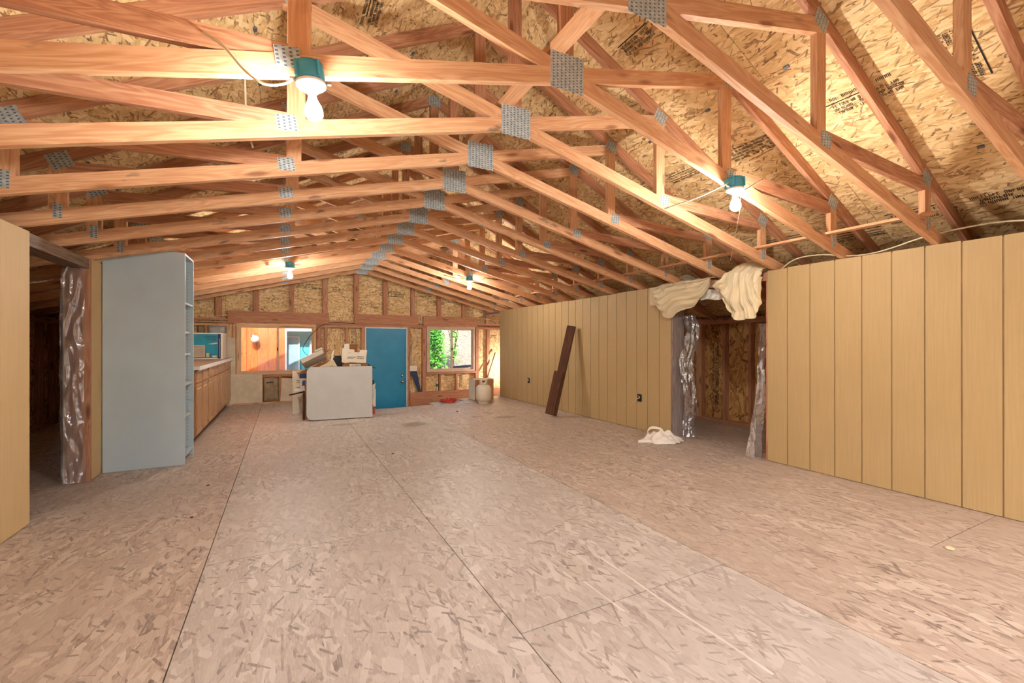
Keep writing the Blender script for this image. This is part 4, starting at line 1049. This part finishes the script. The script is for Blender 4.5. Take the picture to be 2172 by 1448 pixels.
# ---------------------------------------------------------------- small litter on the floor
for i, (x, y, s, m, lab) in enumerate([(1.02, 4.7, .012, 'black', 'dark crumb on the floor in the middle of the room'), (2.63, 7.1, .02, 'black', 'dark scrap on the floor before the red cord'), (-.55, 3.60, .010, 'black', 'dark chip beside the floor joint near the shelf unit'), (3.45, 3.2, .012, 'white_edge', 'white scrap on the floor before the opening'), (3.35, 1.07, .022, 'card_c', 'tan wood chip on the floor near the camera-side siding'), (-.55, 4.35, .012, 'brown_wood', 'brown chip on the floor near the blue-grey shelf unit'), (4.9, 4.2, .02, 'white_edge', 'white scrap on the floor inside the opening')]):
    bm = bmesh.new(); bmesh.ops.create_icosphere(bm, subdivisions=1, radius=s)
    for v_ in bm.verts: v_.co.z *= .35; v_.co += Vector((R.uniform(-1, 1), R.uniform(-1, 1), 0)) * s * .4
    zmin = min(v_.co.z for v_ in bm.verts)
    me = bpy.data.meshes.new('litter'); bm.to_mesh(me); bm.free(); me.materials.append(MT[m])
    link('litter_scrap', me, Matrix.Translation((x, y, -zmin + .0005)), None, lab, 'litter', 'scraps on the floor')

# ---------------------------------------------------------------- outside
bx('ground', -40, 40, -40, 40, -.9, -.62, 'gravel', label='bare ground around the building', kind='structure', cat='ground')
CY = 12.0
hs = empty('cedar_house', (0, CY, -.62), label='neighbouring house wall of upright orange cedar boards', cat='house')
x = -.777 - .22 * 12
while x < .0:
    b = min(x + .22, .02)
    dz = (int(round(x * 100)) * 13 % 3) * .004
    bx('cedar_board', x + .003, b - .003, CY - dz, CY + .03, -.62, 3.2, 'cedar', hs)
    x += .22
bx('cedar_board', .02, 1.6, CY, CY + .03, 1.56, 3.2, 'cedar', hs)
x = .86
while x < 1.6:
    bx('cedar_board', x + .003, x + .217, CY, CY + .03, -.62, 1.555, 'cedar', hs); x += .22
bx('wall_backing', -3.4, .02, CY + .031, CY + .05, -.62, 3.2, 'black', hs)
bx('door_casing', .022, .06, CY - .02, CY + .03, -.62, 1.55, 'paint_w', hs)
bx('door_casing', .82, .858, CY - .02, CY + .03, -.62, 1.55, 'paint_w', hs)
bx('door_casing', .06, .82, CY - .02, CY + .03, 1.47, 1.55, 'paint_w', hs)
bx('recess_back', .05, .9, CY + .33, CY + .35, -.62, 1.56, 'paint_t', hs)
bx('recess_side', .04, .06, CY + .031, CY + .33, -.62, 1.55, 'paint_b', hs)
bx('recess_side', .82, .86, CY + .031, CY + .33, -.62, 1.55, 'paint_t', hs)
bx('recess_head', .04, .86, CY + .031, CY + .33, 1.54, 1.57, 'paint_b', hs)
bx('blue_door', .065, .325, CY + .27, CY + .329, -.62, 1.32, 'paint_b', hs)
bx('blue_door_frame', .325, .35, CY + .25, CY + .329, -.62, 1.345, 'paint_w', hs)
bx('blue_door_frame', .065, .325, CY + .25, CY + .329, 1.32, 1.345, 'paint_w', hs)
bx('side_light', .58, .78, CY + .28, CY + .329, -.62, 1.25, 'paint_w', hs)
pl = empty('porch_light', (-.62, CY, 1.31), label='white globe porch light on the cedar boards', cat='lamp')
Mq = Matrix.Translation((-.635, CY - .004, 1.345)) @ Matrix.Rotation(math.pi / 2, 4, 'X')
lathe('mount', [(.055, 0), (.055, .02), (.035, .03), (.03, .07), (.001, .071)], 'chrome', Mq, pl, n=20)
lathe('globe', [(.001, -.095), (.04, -.088), (.072, -.06), (.085, -.02), (.085, .01), (.07, .045), (.05, .06), (.05, .075), (.001, .076)], 'globe', Matrix.Translation((-.60, CY - .12, 1.275)), pl, n=24)

def bank(u, v):
    x = 1.7 + 9 * u; t = v
    n1 = noise.noise(Vector((x * .9, t * 6, 1.0))) * .18 + noise.noise(Vector((x * 4, t * 30, 2.0))) * .06
    return (x, 12.2 + 6.5 * t, -.62 + 4.6 * t + n1 * (t > .01))
bk = sheet('hillside', bank, 60, 60, 'mulch', label='steep bank of pale soil and leaf litter outside the far window', kind='structure', cat='bank')
def pebbles():
    rr = random.Random(21); vs_, fs = [], []
    for _ in range(2600):
        x, t = rr.uniform(3.0, 7.5), rr.uniform(.12, .55)
        p = Vector(bank((x - 1.7) / 9, t)) ; s = rr.uniform(.012, .05); a = rr.uniform(0, 6.28)
        d1 = Vector((math.cos(a), .55 * math.sin(a), .45 * math.sin(a))) * s; d2 = Vector((-math.sin(a), .5 * math.cos(a), .6 * math.cos(a))) * s * .5
        q = p + Vector((0, -.03, .03)) * rr.random(); k = len(vs_)
        up_ = Vector((0, -.5, .8)) * s * .5
        vs_.extend([tuple(q - d1), tuple(q + d2), tuple(q + d1), tuple(q - d2), tuple(q + up_)]); fs.extend([(k, k + 1, k + 4), (k + 1, k + 2, k + 4), (k + 2, k + 3, k + 4), (k + 3, k, k + 4)])
    return meshdata('leaf_litter', vs_, fs, 'card_g')
link('leaf_litter', pebbles(), None, bk, kind='stuff')
def shrub(x, y, z, h, w, n, seed, label):
    rr = random.Random(seed)
    s = empty('leafy_shrub', (x, y, z), label=label, cat='shrub', group='green shrubs on the bank')
    vs_, fs = [], []
    for q in range(7):
        a = rr.uniform(0, 6.28); tip = Vector((x + w * .5 * math.cos(a), y + w * .3 * math.sin(a), z + h * rr.uniform(.6, 1)))
        tube('stem', [(x, y, z), tuple(Vector((x, y, z)).lerp(tip, .5) + Vector((0, 0, .1 * h))), tuple(tip)], .012, 'stalk', s, k=4, n=5)
    for _ in range(n):
        f = rr.random() ** .7; a = rr.uniform(0, 6.28); r = w * .5 * math.sqrt(rr.random()) * (1.1 - .55 * f)
        p = Vector((x + r * math.cos(a), y + r * .7 * math.sin(a), z + h * f))
        L = rr.uniform(.05, .12); d1 = Vector((rr.uniform(-1, 1), rr.uniform(-1, .2), rr.uniform(-.5, .6))).normalized() * L
        d2 = d1.cross(Vector((rr.uniform(-.4, .4), -.6, 1))).normalized() * L * .32; k = len(vs_)
        vs_.extend([tuple(p), tuple(p + d1 * .5 + d2), tuple(p + d1), tuple(p + d1 * .5 - d2)]); fs.append((k, k + 1, k + 2, k + 3))
    link('foliage', meshdata('foliage', vs_, fs, 'leaf'), None, s, kind='stuff')
shrub(3.9, 12.7, -.35, 2.1, 1.0, 2600, 1, 'bright green conical shrub filling the left pane of the far window')
shrub(4.0, 13.7, .45, 1.6, 1.5, 2000, 2, 'green shrub higher on the bank at the top of the left pane')
shrub(4.75, 13.2, .5, 1.3, .35, 260, 3, 'sparse green sprig on the bank seen in the right pane')
for (a, b, lab) in (((4.0, 11.2, .52), (4.75, 11.35, .56), 'upper slate grey timber outside the sliding window'), ((4.15, 11.0, .44), (4.9, 11.22, .47), 'lower slate grey timber outside the sliding window')):
    tb_ = empty('garden_timber', ((a[0] + b[0]) / 2, a[1], -.62), label=lab, cat='timber', group='grey timbers outside the window')
    board('timber_beam', a, b, .09, .07, 'timber_g', tb_, wdir=(0, 1, 0), bev=.006)
    for q in (.15, .85):
        p = Vector(a).lerp(Vector(b), q)
        bx('timber_post', p.x - .035, p.x + .035, p.y - .03, p.y + .03, -.62, p.z - .035, 'timber_g', tb_)
